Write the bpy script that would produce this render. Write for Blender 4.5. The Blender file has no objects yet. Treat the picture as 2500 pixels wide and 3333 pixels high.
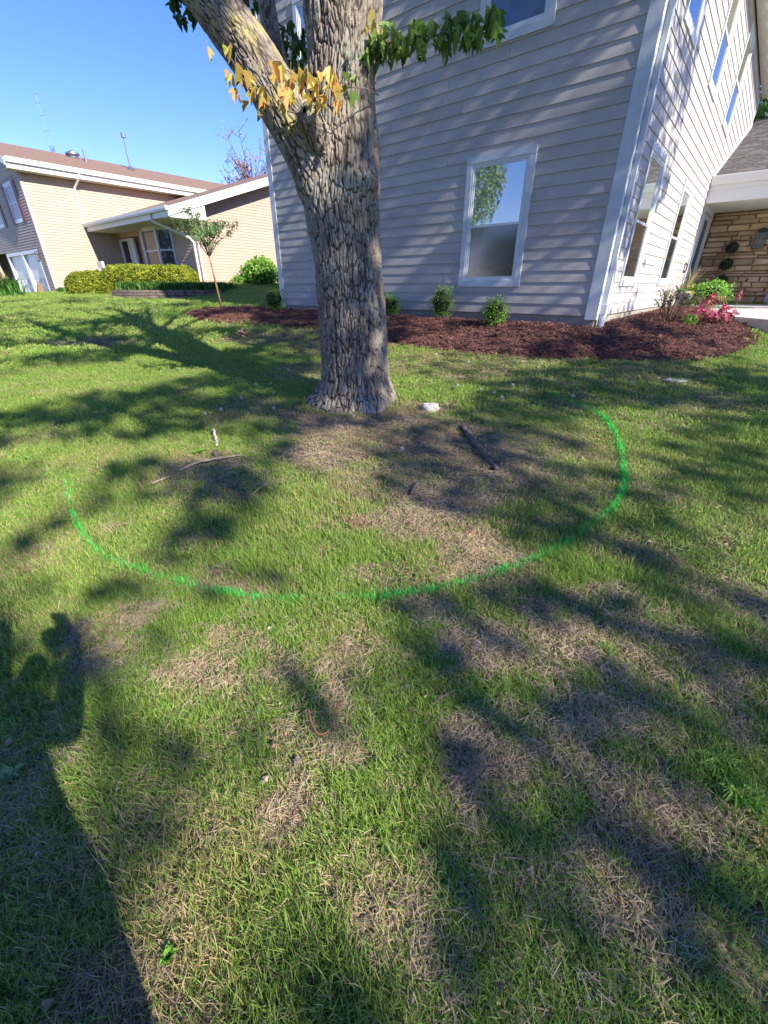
import bpy, math, random
import numpy as np
from mathutils import Vector, Matrix, Euler
random.seed(7); RNG=np.random.default_rng(7)
R=math.radians
scene=bpy.context.scene; COL=scene.collection
# ------------------------------------------------------------------ camera, sky, sun, exposure
CAM_H=1.55
cam_d=bpy.data.cameras.new('camera'); cam=bpy.data.objects.new('camera',cam_d); COL.objects.link(cam)
cam_d.sensor_fit='VERTICAL'; cam_d.sensor_height=24.0; cam_d.lens=24.0*1355.0/3333.0
cam_d.clip_start=0.05; cam_d.clip_end=2000
cam.location=(0,0,CAM_H); cam.rotation_euler=(R(90-28.35),0,0)
scene.camera=cam
SUN_EL=R(32.0); SH=np.array([0.70,-0.7141])        # horizontal direction towards the sun
w=bpy.data.worlds.new('World'); scene.world=w; w.use_nodes=True
nt=w.node_tree; bg=nt.nodes['Background']; sky=nt.nodes.new('ShaderNodeTexSky')
sky.sky_type='NISHITA'; sky.sun_disc=False; sky.sun_elevation=SUN_EL; sky.sun_rotation=math.atan2(SH[0],SH[1])
sky.air_density=1.0; sky.dust_density=0.0; sky.ozone_density=3.0; sky.altitude=600
hs=nt.nodes.new('ShaderNodeHueSaturation'); hs.inputs['Saturation'].default_value=1.22; nt.links.new(sky.outputs[0],hs.inputs['Color']); tn=nt.nodes.new('ShaderNodeMix'); tn.data_type='RGBA'; tn.blend_type='MULTIPLY'; tn.inputs[0].default_value=1; tn.inputs[7].default_value=(.80,.665,.94,1); nt.links.new(hs.outputs[0],tn.inputs[6]); nt.links.new(tn.outputs[2],bg.inputs[0]); bg.inputs[1].default_value=0.122
sd=bpy.data.lights.new('sun','SUN'); sd.energy=3.9; sd.angle=R(0.53); sd.color=(1.0,0.94,0.84)
so=bpy.data.objects.new('sun',sd); COL.objects.link(so); so.location=(20,-25,20)
sdir=Vector((SH[0]*math.cos(SUN_EL),SH[1]*math.cos(SUN_EL),math.sin(SUN_EL)))
so.rotation_euler=sdir.to_track_quat('Z','Y').to_euler()
scene.view_settings.view_transform='Standard'; scene.view_settings.look='None'
scene.view_settings.gamma=1.0; scene.view_settings.use_curve_mapping=False
scene.view_settings.exposure=1.34
KS=np.array([SH[0],SH[1]])/math.tan(SUN_EL)        # ground shift per metre of height, towards the sun
# ------------------------------------------------------------------ terrain height
CTRL=np.array([
(0,0,0),(-3,0,-.08),(3,0,.075),(-3,3,.12),(0,3,.195),(3,3,.27),(0,5,.325),(-3,5,.25),(3,5,.40),(6,2,.28),(-6,2,-.02),(5.5,5,.46),
(0,-4,-.2),(7,-4,-.1),(-7,-4,-.3),(-6,6,.24),(1,6.8,.46),(-2,8,.47),
(3.5,8,1.0),(1.8,9.4,1.0),(0.41,10.5,1.0),(-1.2,11.9,1.0),(-2.9,13.3,1.0),(6,11.1,1.03),(9.2,15,1.04),(4,14,1.02),(0,16,1.02),(-2,18,1.05),
(-4.4,12.6,.93),(-14.7,17.8,1.0),(-17.4,25,1.3),(-9.1,20.7,1.2),(-8.6,22.7,1.62),(-5,26,1.68),(-12,23.5,1.4),(-12,8,.32),(-20,12,.55),(-10,12,.72),(-7,16,1.0),
(7.3,8.8,.9),(6.4,7.4,.64),(8,4,.5),(13,8,.85),(11,12,1.02),(-25,20,.9),(0,30,1.5),(15,20,1.1),(-20,35,1.5)],float)
def _fit():
    P=CTRL[:,:2];n=len(P)
    d=np.hypot(*(P[:,None]-P[None]).transpose(2,0,1))
    K=np.where(d>0,d*d*np.log(d+1e-9),0)+np.eye(n)*.3
    Q=np.c_[np.ones(n),P]
    M=np.block([[K,Q],[Q.T,np.zeros((3,3))]])
    return np.linalg.solve(M,np.r_[CTRL[:,2],0,0,0])
_W=_fit()
def ground(x,y):
    x=np.asarray(x,float);y=np.asarray(y,float);sh=x.shape;x=x.ravel();y=y.ravel()
    out=np.full(x.shape,_W[-3])+_W[-2]*x+_W[-1]*y
    for (cx,cy,_),w in zip(CTRL,_W):
        d2=(x-cx)**2+(y-cy)**2+1e-12
        out+=w*.5*d2*np.log(d2)
    r=np.hypot(x+4,y-12)
    t=np.clip((r-22)/16,0,1);t=t*t*(3-2*t)
    out=out*(1-t)+.9*t
    return out.reshape(sh)

def gz(x,y): return float(ground(np.array([x]),np.array([y]))[0])
# ------------------------------------------------------------------ helpers
class MB:
    def __init__(s): s.v=[]; s.f=[]; s.m=[]
    def add(s,vs,fs,mi=0):
        b=len(s.v); s.v+= [tuple(map(float,p)) for p in vs]; s.f+=[tuple(b+i for i in f) for f in fs]; s.m+=[mi]*len(fs); return s
    def hexa(s,p,mi=0):
        return s.add(p,[(0,3,2,1),(4,5,6,7),(0,1,5,4),(1,2,6,5),(2,3,7,6),(3,0,4,7)],mi)
    def box(s,c,ax,ay,az,mi=0):
        c,ax,ay,az=[Vector(t) for t in (c,ax,ay,az)]
        return s.hexa([c-ax-ay-az,c+ax-ay-az,c+ax+ay-az,c-ax+ay-az,c-ax-ay+az,c+ax-ay+az,c+ax+ay+az,c-ax+ay+az],mi)
    def tube(s,path,rad,n=8,cap=True,mi=0):
        path=[Vector(p) for p in path]
        if not hasattr(rad,'__len__'): rad=[rad]*len(path)
        b=len(s.v); prev=None
        for i,p in enumerate(path):
            d=(path[min(i+1,len(path)-1)]-path[max(i-1,0)]).normalized()
            if prev is None: x=d.orthogonal().normalized()
            else: x=(prev-d*prev.dot(d)).normalized()
            prev=x; y=d.cross(x)
            for k in range(n):
                a=2*math.pi*k/n; q=p+(x*math.cos(a)+y*math.sin(a))*rad[i]; s.v.append(tuple(q))
        for i in range(len(path)-1):
            for k in range(n):
                s.f.append((b+i*n+k,b+i*n+(k+1)%n,b+(i+1)*n+(k+1)%n,b+(i+1)*n+k)); s.m.append(mi)
        if cap:
            s.f.append(tuple(b+k for k in range(n))[::-1]); s.f.append(tuple(b+(len(path)-1)*n+k for k in range(n))); s.m+=[mi,mi]
        return s
    def lathe(s,c,prof,n=16,mi=0):
        b=len(s.v)
        for (r,z) in prof:
            for k in range(n):
                a=2*math.pi*k/n; s.v.append((c[0]+r*math.cos(a),c[1]+r*math.sin(a),c[2]+z))
        for i in range(len(prof)-1):
            for k in range(n): s.f.append((b+i*n+k,b+i*n+(k+1)%n,b+(i+1)*n+(k+1)%n,b+(i+1)*n+k)); s.m.append(mi)
        s.f.append(tuple(b+k for k in range(n))[::-1]); s.f.append(tuple(b+(len(prof)-1)*n+k for k in range(n))); s.m+=[mi,mi]
        return s
    def build(s,name,mats,parent=None,origin=None,smooth=False,kind=None):
        o=Vector(origin) if origin is not None else (Vector(wloc(parent)) if parent is not None else Vector((0,0,0)))
        me=bpy.data.meshes.new(name)
        me.from_pydata([(p[0]-o.x,p[1]-o.y,p[2]-o.z) for p in s.v],[],s.f); me.update()
        if not isinstance(mats,(list,tuple)): mats=[mats]
        for m in mats: me.materials.append(m)
        if len(mats)>1: me.polygons.foreach_set('material_index',s.m)
        if smooth: me.polygons.foreach_set('use_smooth',[True]*len(me.polygons))
        ob=bpy.data.objects.new(name,me); COL.objects.link(ob)
        if parent is not None:
            ob.parent=parent; ob.location=o-Vector(wloc(parent))
        else: ob.location=o
        if kind: ob['kind']=kind
        return ob
def wloc(o):
    l=Vector(o.location)
    while o.parent is not None: o=o.parent; l+=Vector(o.location)
    return l
def tag(o,label=None,cat=None,group=None,kind=None):
    if label: o['label']=label
    if cat: o['category']=cat
    if group: o['group']=group
    if kind: o['kind']=kind
    return o
def thing(name,label,cat,loc,group=None):
    o=bpy.data.objects.new(name,None); COL.objects.link(o); o.location=loc; o.empty_display_size=.2
    return tag(o,label,cat,group)
def npmesh(name,V,F,mats,parent=None,origin=(0,0,0),smooth=False,kind=None,attrs=None,mi=None):
    """V (n,3), F (m,k) arrays"""
    V=np.asarray(V,np.float32)-np.array(origin,np.float32); F=np.asarray(F,np.int32)
    me=bpy.data.meshes.new(name); k=F.shape[1]
    me.vertices.add(len(V)); me.vertices.foreach_set('co',V.ravel())
    me.loops.add(F.size); me.loops.foreach_set('vertex_index',F.ravel())
    me.polygons.add(len(F)); me.polygons.foreach_set('loop_start',np.arange(len(F),dtype=np.int32)*k)
    if smooth: me.polygons.foreach_set('use_smooth',np.ones(len(F),bool))
    if not isinstance(mats,(list,tuple)): mats=[mats]
    for m in mats: me.materials.append(m)
    if mi is not None: me.polygons.foreach_set('material_index',np.asarray(mi,np.int32))
    me.update(calc_edges=True)
    for an,av in (attrs or {}).items():
        a=me.attributes.new(an,'FLOAT','POINT'); a.data.foreach_set('value',np.asarray(av,np.float32))
    me.validate()
    ob=bpy.data.objects.new(name,me); COL.objects.link(ob)
    if parent is not None: ob.parent=parent; ob.location=Vector(origin)-wloc(parent)
    else: ob.location=origin
    if kind: ob['kind']=kind
    return ob
# value noise ---------------------------------------------------------------
_T=RNG.random((256,256))
def vnoise(x,y,f=1.0,o=0):
    x=np.asarray(x,float)*f+o*17.3+500; y=np.asarray(y,float)*f+o*9.7+500
    i=np.floor(x).astype(int); j=np.floor(y).astype(int); u=x-i; v=y-j; u=u*u*(3-2*u); v=v*v*(3-2*v)
    g=lambda a,b:_T[a%256,b%256]
    return (g(i,j)*(1-u)+g(i+1,j)*u)*(1-v)+(g(i,j+1)*(1-u)+g(i+1,j+1)*u)*v
def fbm(x,y,f=1.0,o=0,n=3): 
    s=0;a=1;t=0
    for k in range(n): s=s+a*vnoise(x,y,f*2**k,o+k*3); t+=a; a*=.5
    return s/t
# ------------------------------------------------------------------ materials
def mat(name,base=(.5,.5,.5),rough=.7,var=None,vscale=5,bump=0,bscale=40,metal=0,spec=.4,stretch=None,var2=None,v2scale=1,trans=0,island=0,detail=6):
    m=bpy.data.materials.new(name); m.use_nodes=True; t=m.node_tree; n=t.nodes; L=t.links
    b=n['Principled BSDF']; b.inputs['Roughness'].default_value=rough; b.inputs['Metallic'].default_value=metal
    b.inputs['Specular IOR Level'].default_value=spec
    geo=n.new('ShaderNodeNewGeometry'); vec=geo.outputs['Position']
    if stretch:
        mp=n.new('ShaderNodeMapping'); mp.inputs['Scale'].default_value=stretch; L.new(vec,mp.inputs[0]); vec=mp.outputs[0]
    rgb=n.new('ShaderNodeRGB'); rgb.outputs[0].default_value=(*base,1); col=rgb.outputs[0]
    def mixin(col,c2,scale,lo=.35,hi=.65,det=detail):
        no=n.new('ShaderNodeTexNoise'); no.inputs['Scale'].default_value=scale; no.inputs['Detail'].default_value=det; L.new(vec,no.inputs['Vector'])
        mr=n.new('ShaderNodeMapRange'); mr.inputs[1].default_value=lo; mr.inputs[2].default_value=hi; L.new(no.outputs[0],mr.inputs[0])
        mx=n.new('ShaderNodeMix'); mx.data_type='RGBA'; L.new(mr.outputs[0],mx.inputs[0]); L.new(col,mx.inputs[6]); mx.inputs[7].default_value=(*c2,1)
        return mx.outputs[2]
    if var: col=mixin(col,var,vscale)
    if var2: col=mixin(col,var2,v2scale,.45,.7)
    if island:
        oi=n.new('ShaderNodeNewGeometry'); ob=n.new('ShaderNodeObjectInfo')
        ad=n.new('ShaderNodeMath'); ad.operation='ADD'; L.new(oi.outputs['Random Per Island'],ad.inputs[0]); L.new(ob.outputs['Random'],ad.inputs[1])
        fr=n.new('ShaderNodeMath'); fr.operation='FRACT'; L.new(ad.outputs[0],fr.inputs[0])
        mr=n.new('ShaderNodeMapRange'); mr.inputs[3].default_value=1-island; mr.inputs[4].default_value=1+island; L.new(fr.outputs[0],mr.inputs[0])
        hs=n.new('ShaderNodeHueSaturation'); L.new(mr.outputs[0],hs.inputs['Value']); L.new(col,hs.inputs['Color'])
        mh=n.new('ShaderNodeMapRange'); mh.inputs[3].default_value=.5-.04*island; mh.inputs[4].default_value=.5+.04*island; L.new(ad.outputs[0],mh.inputs[0]); mh.inputs[2].default_value=2
        L.new(mh.outputs[0],hs.inputs['Hue']); col=hs.outputs[0]
    L.new(col,b.inputs['Base Color'])
    if bump:
        no=n.new('ShaderNodeTexNoise'); no.inputs['Scale'].default_value=bscale; no.inputs['Detail'].default_value=5; L.new(vec,no.inputs['Vector'])
        bp=n.new('ShaderNodeBump'); bp.inputs['Distance'].default_value=bump; bp.inputs['Strength'].default_value=.8; L.new(no.outputs[0],bp.inputs['Height']); L.new(bp.outputs[0],b.inputs['Normal'])
    if trans:
        tr=n.new('ShaderNodeBsdfTranslucent'); L.new(col,tr.inputs[0]); ms=n.new('ShaderNodeMixShader'); ms.inputs[0].default_value=trans
        L.new(b.outputs[0],ms.inputs[1]); L.new(tr.outputs[0],ms.inputs[2]); L.new(ms.outputs[0],n['Material Output'].inputs[0])
    return m
M={}
M['siding']=mat('greige_siding',(.44,.40,.37),.62,(.47,.43,.395),2.5,.0012,90,stretch=(1,1,4),island=.045,var2=(.385,.35,.318),v2scale=.9)
M['trim']=mat('white_trim',(.56,.585,.61),.5,(.50,.535,.57),6,.0015,120)
M['vinyl']=mat('white_vinyl',(.66,.67,.68),.35)
M['concrete']=mat('foundation_concrete',(.36,.33,.28),.9,(.26,.24,.2),8,.004,60)
M['walk']=mat('walk_concrete',(.55,.53,.49),.85,(.45,.43,.4),5,.003,80)
M['beige']=mat('beige_vinyl_siding',(.455,.34,.26),.6,(.43,.32,.245),3,island=.03)
M['pinktrim']=mat('beige_corner_trim',(.55,.40,.35),.6)
M['roofbrown']=mat('brown_shingles',(.26,.155,.105),.95,(.17,.105,.075),14,.01,60,var2=(.33,.22,.155),v2scale=40)
M['roofgrey']=mat('grey_shingle',(.17,.155,.14),.95,(.1,.09,.085),18,.006,80,island=.3)
M['gutter']=mat('white_gutter',(.74,.73,.70),.4)
M['cream']=mat('cream_soffit',(.66,.64,.56),.6,(.6,.58,.5),3)
M['shutter']=mat('burgundy_shutter',(.17,.035,.035),.5)
M['stone']=mat('tan_limestone',(.50,.35,.20),.9,(.38,.25,.14),6,.008,40,island=.28,var2=(.56,.44,.30),v2scale=3)
M['mortar']=mat('brown_mortar',(.27,.17,.10),.95,(.2,.13,.08),20,.005,60)
M['black']=mat('black_metal',(.02,.02,.02),.4)
M['dark']=mat('dark_interior',(.03,.03,.03),.9)  # near-black colour stands in for the darkness of unlit rooms and bay
M['curtain']=mat('white_curtain',(.55,.56,.56),.9,(.4,.42,.44),3,stretch=(6,6,.4))
M['galv']=mat('galvanised_metal',(.33,.35,.38),.35,metal=.8)
M['mulch']=mat('mulch_soil',(.08,.038,.03),1,(.14,.062,.048),30,.02,60)
M['chip']=mat('mulch_chip',(.24,.108,.08),.95,(.095,.045,.036),20,island=.55)
M['block']=mat('retaining_block',(.24,.18,.14),.95,(.16,.12,.1),9,.008,50,island=.2)
M['rock']=mat('pale_rock',(.5,.46,.42),.9,(.3,.27,.24),9,.01,40)
M['stick']=mat('dead_wood',(.17,.14,.12),.95,(.09,.07,.06),25,.004,120)
M['palestick']=mat('pale_twig',(.42,.33,.24),.9,(.28,.2,.14),30)
M['redstalk']=mat('red_stalk',(.33,.09,.05),.7,(.4,.2,.1),30)
M['dryleaf']=mat('dry_leaf',(.42,.27,.17),.9,(.28,.17,.11),25,.002,100,island=.3,trans=.15)
M['paleleaf']=mat('pale_dry_leaf',(.50,.42,.30),.9,(.36,.28,.18),25,island=.25,trans=.15)
M['puff']=mat('dandelion_puff',(.62,.62,.6),1,trans=.3)
M['stem']=mat('green_stem',(.14,.2,.06),.8,trans=.2)
M['box']=mat('boxwood_leaf',(.10,.22,.03),.5,(.17,.32,.045),8,island=.4,trans=.3)
M['core']=mat('foliage_inner_shade',(.012,.02,.006),1)  # near-black solids paint the shade deep inside the foliage
M['yew']=mat('yellow_yew_leaf',(.40,.43,.035),.6,(.15,.21,.02),3,island=.45,trans=.3)
M['lime']=mat('lime_leaf',(.26,.46,.06),.6,(.17,.36,.05),4,island=.35,trans=.35)
M['strap']=mat('strap_leaf',(.12,.28,.05),.6,(.06,.17,.03),3,island=.4,trans=.25)
M['young']=mat('young_tree_leaf',(.27,.38,.14),.6,(.18,.28,.10),10,island=.35,trans=.3)
M['azalea']=mat('azalea_leaf',(.08,.12,.035),.6,(.16,.15,.06),10,island=.4,trans=.25)
M['twigred']=mat('brown_twig',(.12,.07,.05),.9)
M['heuch']=mat('red_heuchera_leaf',(.55,.09,.13),.45,(.26,.05,.10),14,island=.45,trans=.3)
M['topiary']=mat('topiary_leaf',(.015,.045,.018),.6,(.03,.07,.03),10,island=.4)
M['maple']=mat('green_maple_leaf',(.12,.22,.04),.5,(.18,.30,.05),14,island=.35,trans=.4)
M['mapledark']=mat('shaded_maple_leaf',(.06,.14,.03),.5,(.10,.19,.035),14,island=.35,trans=.35)  # darker copy of the maple green, shade put into the colour
M['mapleyellow']=mat('young_gold_maple_leaf',(.70,.44,.12),.5,(.42,.46,.07),11,island=.3,trans=.45,var2=(.80,.36,.14),v2scale=9)
M['crown']=mat('canopy_leaf',(.07,.14,.03),.6,(.11,.19,.04),3,island=.35,trans=.3)
M['budred']=mat('reddish_bud',(.34,.19,.19),.8,(.28,.2,.15),6,island=.4)
M['pot']=mat('pale_pot',(.55,.52,.5),.6,(.48,.45,.43),9)
M['pink']=mat('pink_petal',(.62,.06,.38),.5,island=.3,trans=.3)
M['yellow']=mat('yellow_petal',(.85,.55,.02),.5,island=.2,trans=.3)
M['straw']=mat('straw_grass',(.45,.33,.13),.7,(.3,.26,.1),9,island=.3,trans=.2)
M['paint']=mat('green_line_paint',(.07,.74,.09),.5,(.08,.52,.07),30,island=.3,trans=.3)
M['person_cloth']=mat('dark_clothing',(.05,.06,.09),.9,(.04,.045,.06),8,.002,60)
M['skin']=mat('skin',(.5,.3,.22),.6)
def bluewhite():
    m=mat('blue_white_ceramic',(.03,.05,.2),.25); t=m.node_tree;n=t.nodes
    v=n.new('ShaderNodeTexWave'); v.wave_type='RINGS'; v.inputs['Scale'].default_value=9; v.inputs['Distortion'].default_value=9; g=n.new('ShaderNodeNewGeometry'); t.links.new(g.outputs['Position'],v.inputs[0])
    cr=n.new('ShaderNodeValToRGB'); cr.color_ramp.elements[0].position=.5; cr.color_ramp.elements[0].color=(.03,.05,.2,1); cr.color_ramp.elements[1].position=.6; cr.color_ramp.elements[1].color=(.6,.62,.7,1)
    t.links.new(v.outputs[1],cr.inputs[0]); t.links.new(cr.outputs[0],n['Principled BSDF'].inputs['Base Color']); return m
M['bluewhite']=bluewhite()
def glassmat(name,base,refl,trans=0.0,rough=.01,tint=(1,1,1),mx=1.0):
    m=bpy.data.materials.new(name); m.use_nodes=True; t=m.node_tree;n=t.nodes;L=t.links
    b=n['Principled BSDF']; b.inputs['Base Color'].default_value=(*base,1); b.inputs['Roughness'].default_value=.4
    g=n.new('ShaderNodeBsdfGlossy'); g.inputs['Roughness'].default_value=rough; g.inputs[0].default_value=(*tint,1)
    fr=n.new('ShaderNodeFresnel'); fr.inputs[0].default_value=1.5
    mr=n.new('ShaderNodeMapRange'); mr.inputs[3].default_value=refl; mr.inputs[4].default_value=mx; L.new(fr.outputs[0],mr.inputs[0])
    tp=n.new('ShaderNodeBsdfTransparent'); m0=n.new('ShaderNodeMixShader'); m0.inputs[0].default_value=trans; L.new(b.outputs[0],m0.inputs[1]); L.new(tp.outputs[0],m0.inputs[2])
    m1=n.new('ShaderNodeMixShader'); L.new(mr.outputs[0],m1.inputs[0]); L.new(m0.outputs[0],m1.inputs[1]); L.new(g.outputs[0],m1.inputs[2]); L.new(m1.outputs[0],n['Material Output'].inputs[0])
    return m
M['glass']=glassmat('window_glass',(.16,.18,.17),.42,.15,.02,(.93,.97,.90))
M['screen']=glassmat('screened_glass',(.045,.055,.05),.10,.45,.10,mx=.6)
M['glassdark']=glassmat('dark_window_glass',(.015,.022,.018),.03,0,mx=.14)
M['lampglass']=glassmat('lamp_glass',(.12,.12,.11),.1,.4,.1)
# bark material: colour follows the crack attribute of the real relief, plus lichen
def barkmat():
    m=mat('maple_bark',(.205,.165,.135),.95); t=m.node_tree;n=t.nodes;L=t.links;b=n['Principled BSDF']
    geo=n.new('ShaderNodeNewGeometry'); at=n.new('ShaderNodeAttribute'); at.attribute_name='crack'
    li=n.new('ShaderNodeAttribute'); li.attribute_name='lichen'
    def noise(s,d=6):
        k=n.new('ShaderNodeTexNoise'); k.inputs['Scale'].default_value=s; k.inputs['Detail'].default_value=d; L.new(geo.outputs['Position'],k.inputs[0]); return k.outputs[0]
    def rng(x,a,c,lo=0,hi=1):
        k=n.new('ShaderNodeMapRange'); k.inputs[1].default_value=a;k.inputs[2].default_value=c;k.inputs[3].default_value=lo;k.inputs[4].default_value=hi; L.new(x,k.inputs[0]); return k.outputs[0]
    def mix(f,a,c):
        k=n.new('ShaderNodeMix'); k.data_type='RGBA'; L.new(f,k.inputs[0])
        for i,x in ((6,a),(7,c)):
            if isinstance(x,tuple): k.inputs[i].default_value=(*x,1)
            else: L.new(x,k.inputs[i])
        return k.outputs[2]
    def mul(a,c):
        k=n.new('ShaderNodeMath'); k.operation='MULTIPLY'; L.new(a,k.inputs[0]); L.new(c,k.inputs[1]); return k.outputs[0]
    c=mix(rng(noise(9),.38,.62),(.215,.17,.13),(.38,.315,.24))
    c=mix(rng(noise(60,3),.4,.7),c,(.18,.155,.13))
    c=mix(mul(rng(noise(2.2),.5,.62),rng(noise(40),.4,.55)),c,(.31,.31,.25))
    c=mix(mul(rng(noise(1.7),.56,.66),rng(noise(14),.4,.6)),c,(.27,.19,.17))
    c=mix(mul(li.outputs['Fac'],rng(noise(6),.5,.66)),c,(.38,.32,.12))
    c=mix(rng(at.outputs['Fac'],.15,.75),c,(.05,.04,.033))
    L.new(c,b.inputs['Base Color'])
    no=n.new('ShaderNodeTexNoise'); no.inputs['Scale'].default_value=130; no.inputs['Detail'].default_value=6; L.new(geo.outputs['Position'],no.inputs[0])
    bp=n.new('ShaderNodeBump'); bp.inputs['Distance'].default_value=.006; L.new(no.outputs[0],bp.inputs['Height']); L.new(bp.outputs[0],b.inputs['Normal'])
    return m
M['bark']=barkmat()
M['plainbark']=mat('grey_bark',(.16,.13,.11),.95,(.09,.075,.065),20,.01,60)
def grassmat(name,c1,c2,c3,dry,trans=.35,rough=.55):
    """per-instance random colour, broad world patches, and a 'tint' attribute towards dry straw"""
    m=bpy.data.materials.new(name); m.use_nodes=True; t=m.node_tree;n=t.nodes;L=t.links;b=n['Principled BSDF']
    b.inputs['Roughness'].default_value=rough; b.inputs['Specular IOR Level'].default_value=.35
    geo=n.new('ShaderNodeNewGeometry'); oi=n.new('ShaderNodeObjectInfo')
    def mix(f,a,c):
        k=n.new('ShaderNodeMix'); k.data_type='RGBA'; L.new(f,k.inputs[0])
        for i,x in ((6,a),(7,c)):
            if isinstance(x,tuple): k.inputs[i].default_value=(*x,1)
            else: L.new(x,k.inputs[i])
        return k.outputs[2]
    ad=n.new('ShaderNodeMath'); ad.operation='ADD'; L.new(geo.outputs['Random Per Island'],ad.inputs[0]); L.new(oi.outputs['Random'],ad.inputs[1])
    fr=n.new('ShaderNodeMath'); fr.operation='FRACT'; L.new(ad.outputs[0],fr.inputs[0])
    c=mix(fr.outputs[0],c1,c2)
    no=n.new('ShaderNodeTexNoise'); no.inputs['Scale'].default_value=1.3; no.inputs['Detail'].default_value=4; L.new(geo.outputs['Position'],no.inputs[0])
    mr=n.new('ShaderNodeMapRange'); mr.inputs[1].default_value=.4; mr.inputs[2].default_value=.65; L.new(no.outputs[0],mr.inputs[0])
    c=mix(mr.outputs[0],c,c3)
    at=n.new('ShaderNodeAttribute'); at.attribute_type='INSTANCER'; at.attribute_name='tint'
    lt=n.new('ShaderNodeMath'); lt.operation='LESS_THAN'; L.new(geo.outputs['Random Per Island'],lt.inputs[0]); L.new(at.outputs['Fac'],lt.inputs[1])
    c=mix(lt.outputs[0],c,dry)
    L.new(c,b.inputs['Base Color'])
    tr=n.new('ShaderNodeBsdfTranslucent'); L.new(c,tr.inputs[0]); ms=n.new('ShaderNodeMixShader'); ms.inputs[0].default_value=trans
    L.new(b.outputs[0],ms.inputs[1]); L.new(tr.outputs[0],ms.inputs[2]); L.new(ms.outputs[0],n['Material Output'].inputs[0]); return m
M['grass']=grassmat('lawn_grass_blade',(.13,.29,.045),(.42,.53,.105),(.25,.39,.065),(.50,.40,.19))
M['thatch']=grassmat('dead_thatch',(.45,.33,.19),(.64,.50,.31),(.34,.255,.155),(.19,.135,.09),.15,.8)
def soilmat():
    m=mat('lawn_soil',(.10,.078,.045),1); t=m.node_tree;n=t.nodes;L=t.links;b=n['Principled BSDF']
    at=n.new('ShaderNodeAttribute'); at.attribute_name='bare'; geo=n.new('ShaderNodeNewGeometry')
    def mix(f,a,c):
        k=n.new('ShaderNodeMix'); k.data_type='RGBA'; L.new(f,k.inputs[0])
        for i,x in ((6,a),(7,c)):
            if isinstance(x,tuple): k.inputs[i].default_value=(*x,1)
            else: L.new(x,k.inputs[i])
        return k.outputs[2]
    no=n.new('ShaderNodeTexNoise'); no.inputs['Scale'].default_value=35; no.inputs['Detail'].default_value=8; L.new(geo.outputs['Position'],no.inputs[0])
    mr=n.new('ShaderNodeMapRange'); mr.inputs[1].default_value=.35; mr.inputs[2].default_value=.65; L.new(no.outputs[0],mr.inputs[0])
    g=mix(mr.outputs[0],(.07,.11,.022),(.15,.20,.04)); s=mix(mr.outputs[0],(.09,.065,.047),(.27,.20,.14))
    L.new(mix(at.outputs['Fac'],g,s),b.inputs['Base Color'])
    bp=n.new('ShaderNodeBump'); bp.inputs['Distance'].default_value=.015; L.new(no.outputs[0],bp.inputs['Height']); L.new(bp.outputs[0],b.inputs['Normal']); return m
M['soil']=soilmat()
# ------------------------------------------------------------------ lawn fields (world metres)
BARE=[(.45,3.9,.85,.6,.92),(.95,3.4,.5,.6,.95),(-.35,4.0,.75,.45,.85),(.3,3.1,.7,.35,.8),(.2,4.75,.6,.35,.85),(-.95,4.75,.35,.3,.8),(-.3,4.55,.95,.5,.95),(.35,4.2,.6,.5,.7),(-.35,4.45,.75,.45,1.0),(-.5,3.6,.5,.35,.95),(.1,3.9,.6,.5,.7),(.85,3.2,.45,.45,.9),(.45,2.75,.45,.3,.95),(.2,2.4,.25,.2,.7),(-1.55,3.3,.4,.35,.8),(-1.3,3.0,.5,.25,.5),
 (1.5,3.6,.5,.5,.6),(1.5,3.0,.35,.4,.5),(.55,2.05,.25,.3,.75),(.0,1.9,.2,.12,.6),(-.9,4.6,.35,.3,.6),(-1.6,4.9,.5,.5,.5),
 (.48,1.35,.18,.14,.95),(.72,1.25,.1,.1,.6),(.33,.88,.13,.13,.95),(.5,.98,.14,.1,.7),(.85,1.35,.1,.08,.6),(1.1,1.6,.25,.18,.6),(1.05,1.0,.14,.1,.6),(.95,.7,.2,.14,.8),(.7,.45,.14,.12,.7),(.9,.35,.2,.1,.6),(1.35,1.15,.15,.15,.6),(1.9,1.7,.3,.25,.55),(1.5,2.1,.25,.2,.5),
 (-.3,.95,.12,.1,.6),(-.28,.72,.1,.1,.7),(-.2,1.35,.12,.1,.4),(-.95,1.35,.15,.12,.35),(-.55,.62,.1,.08,.5),(.05,.55,.12,.1,.6),(.1,.45,.1,.1,.5),(-1.2,2.3,.15,.1,.5),(-1.4,.8,.3,.3,.4),(-.6,.35,.2,.12,.5),(.35,1.5,.15,.1,.4),
 (-.7,8.6,1.2,.9,.75),(-2.2,9.3,1.3,.7,.7),(1.6,6.4,1.2,.5,.6),(3.2,5.8,1.2,.4,.6),(.8,6.9,1.0,.6,.55),(-6.2,9.2,1.2,.35,.9),(-4.3,10.6,1.4,.4,.5),(2.0,5.2,.6,.7,.45),(3.4,5.0,.8,.5,.35),(-1.2,6.8,.6,.6,.6),(3.0,4.2,.5,.4,.3)]
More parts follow.
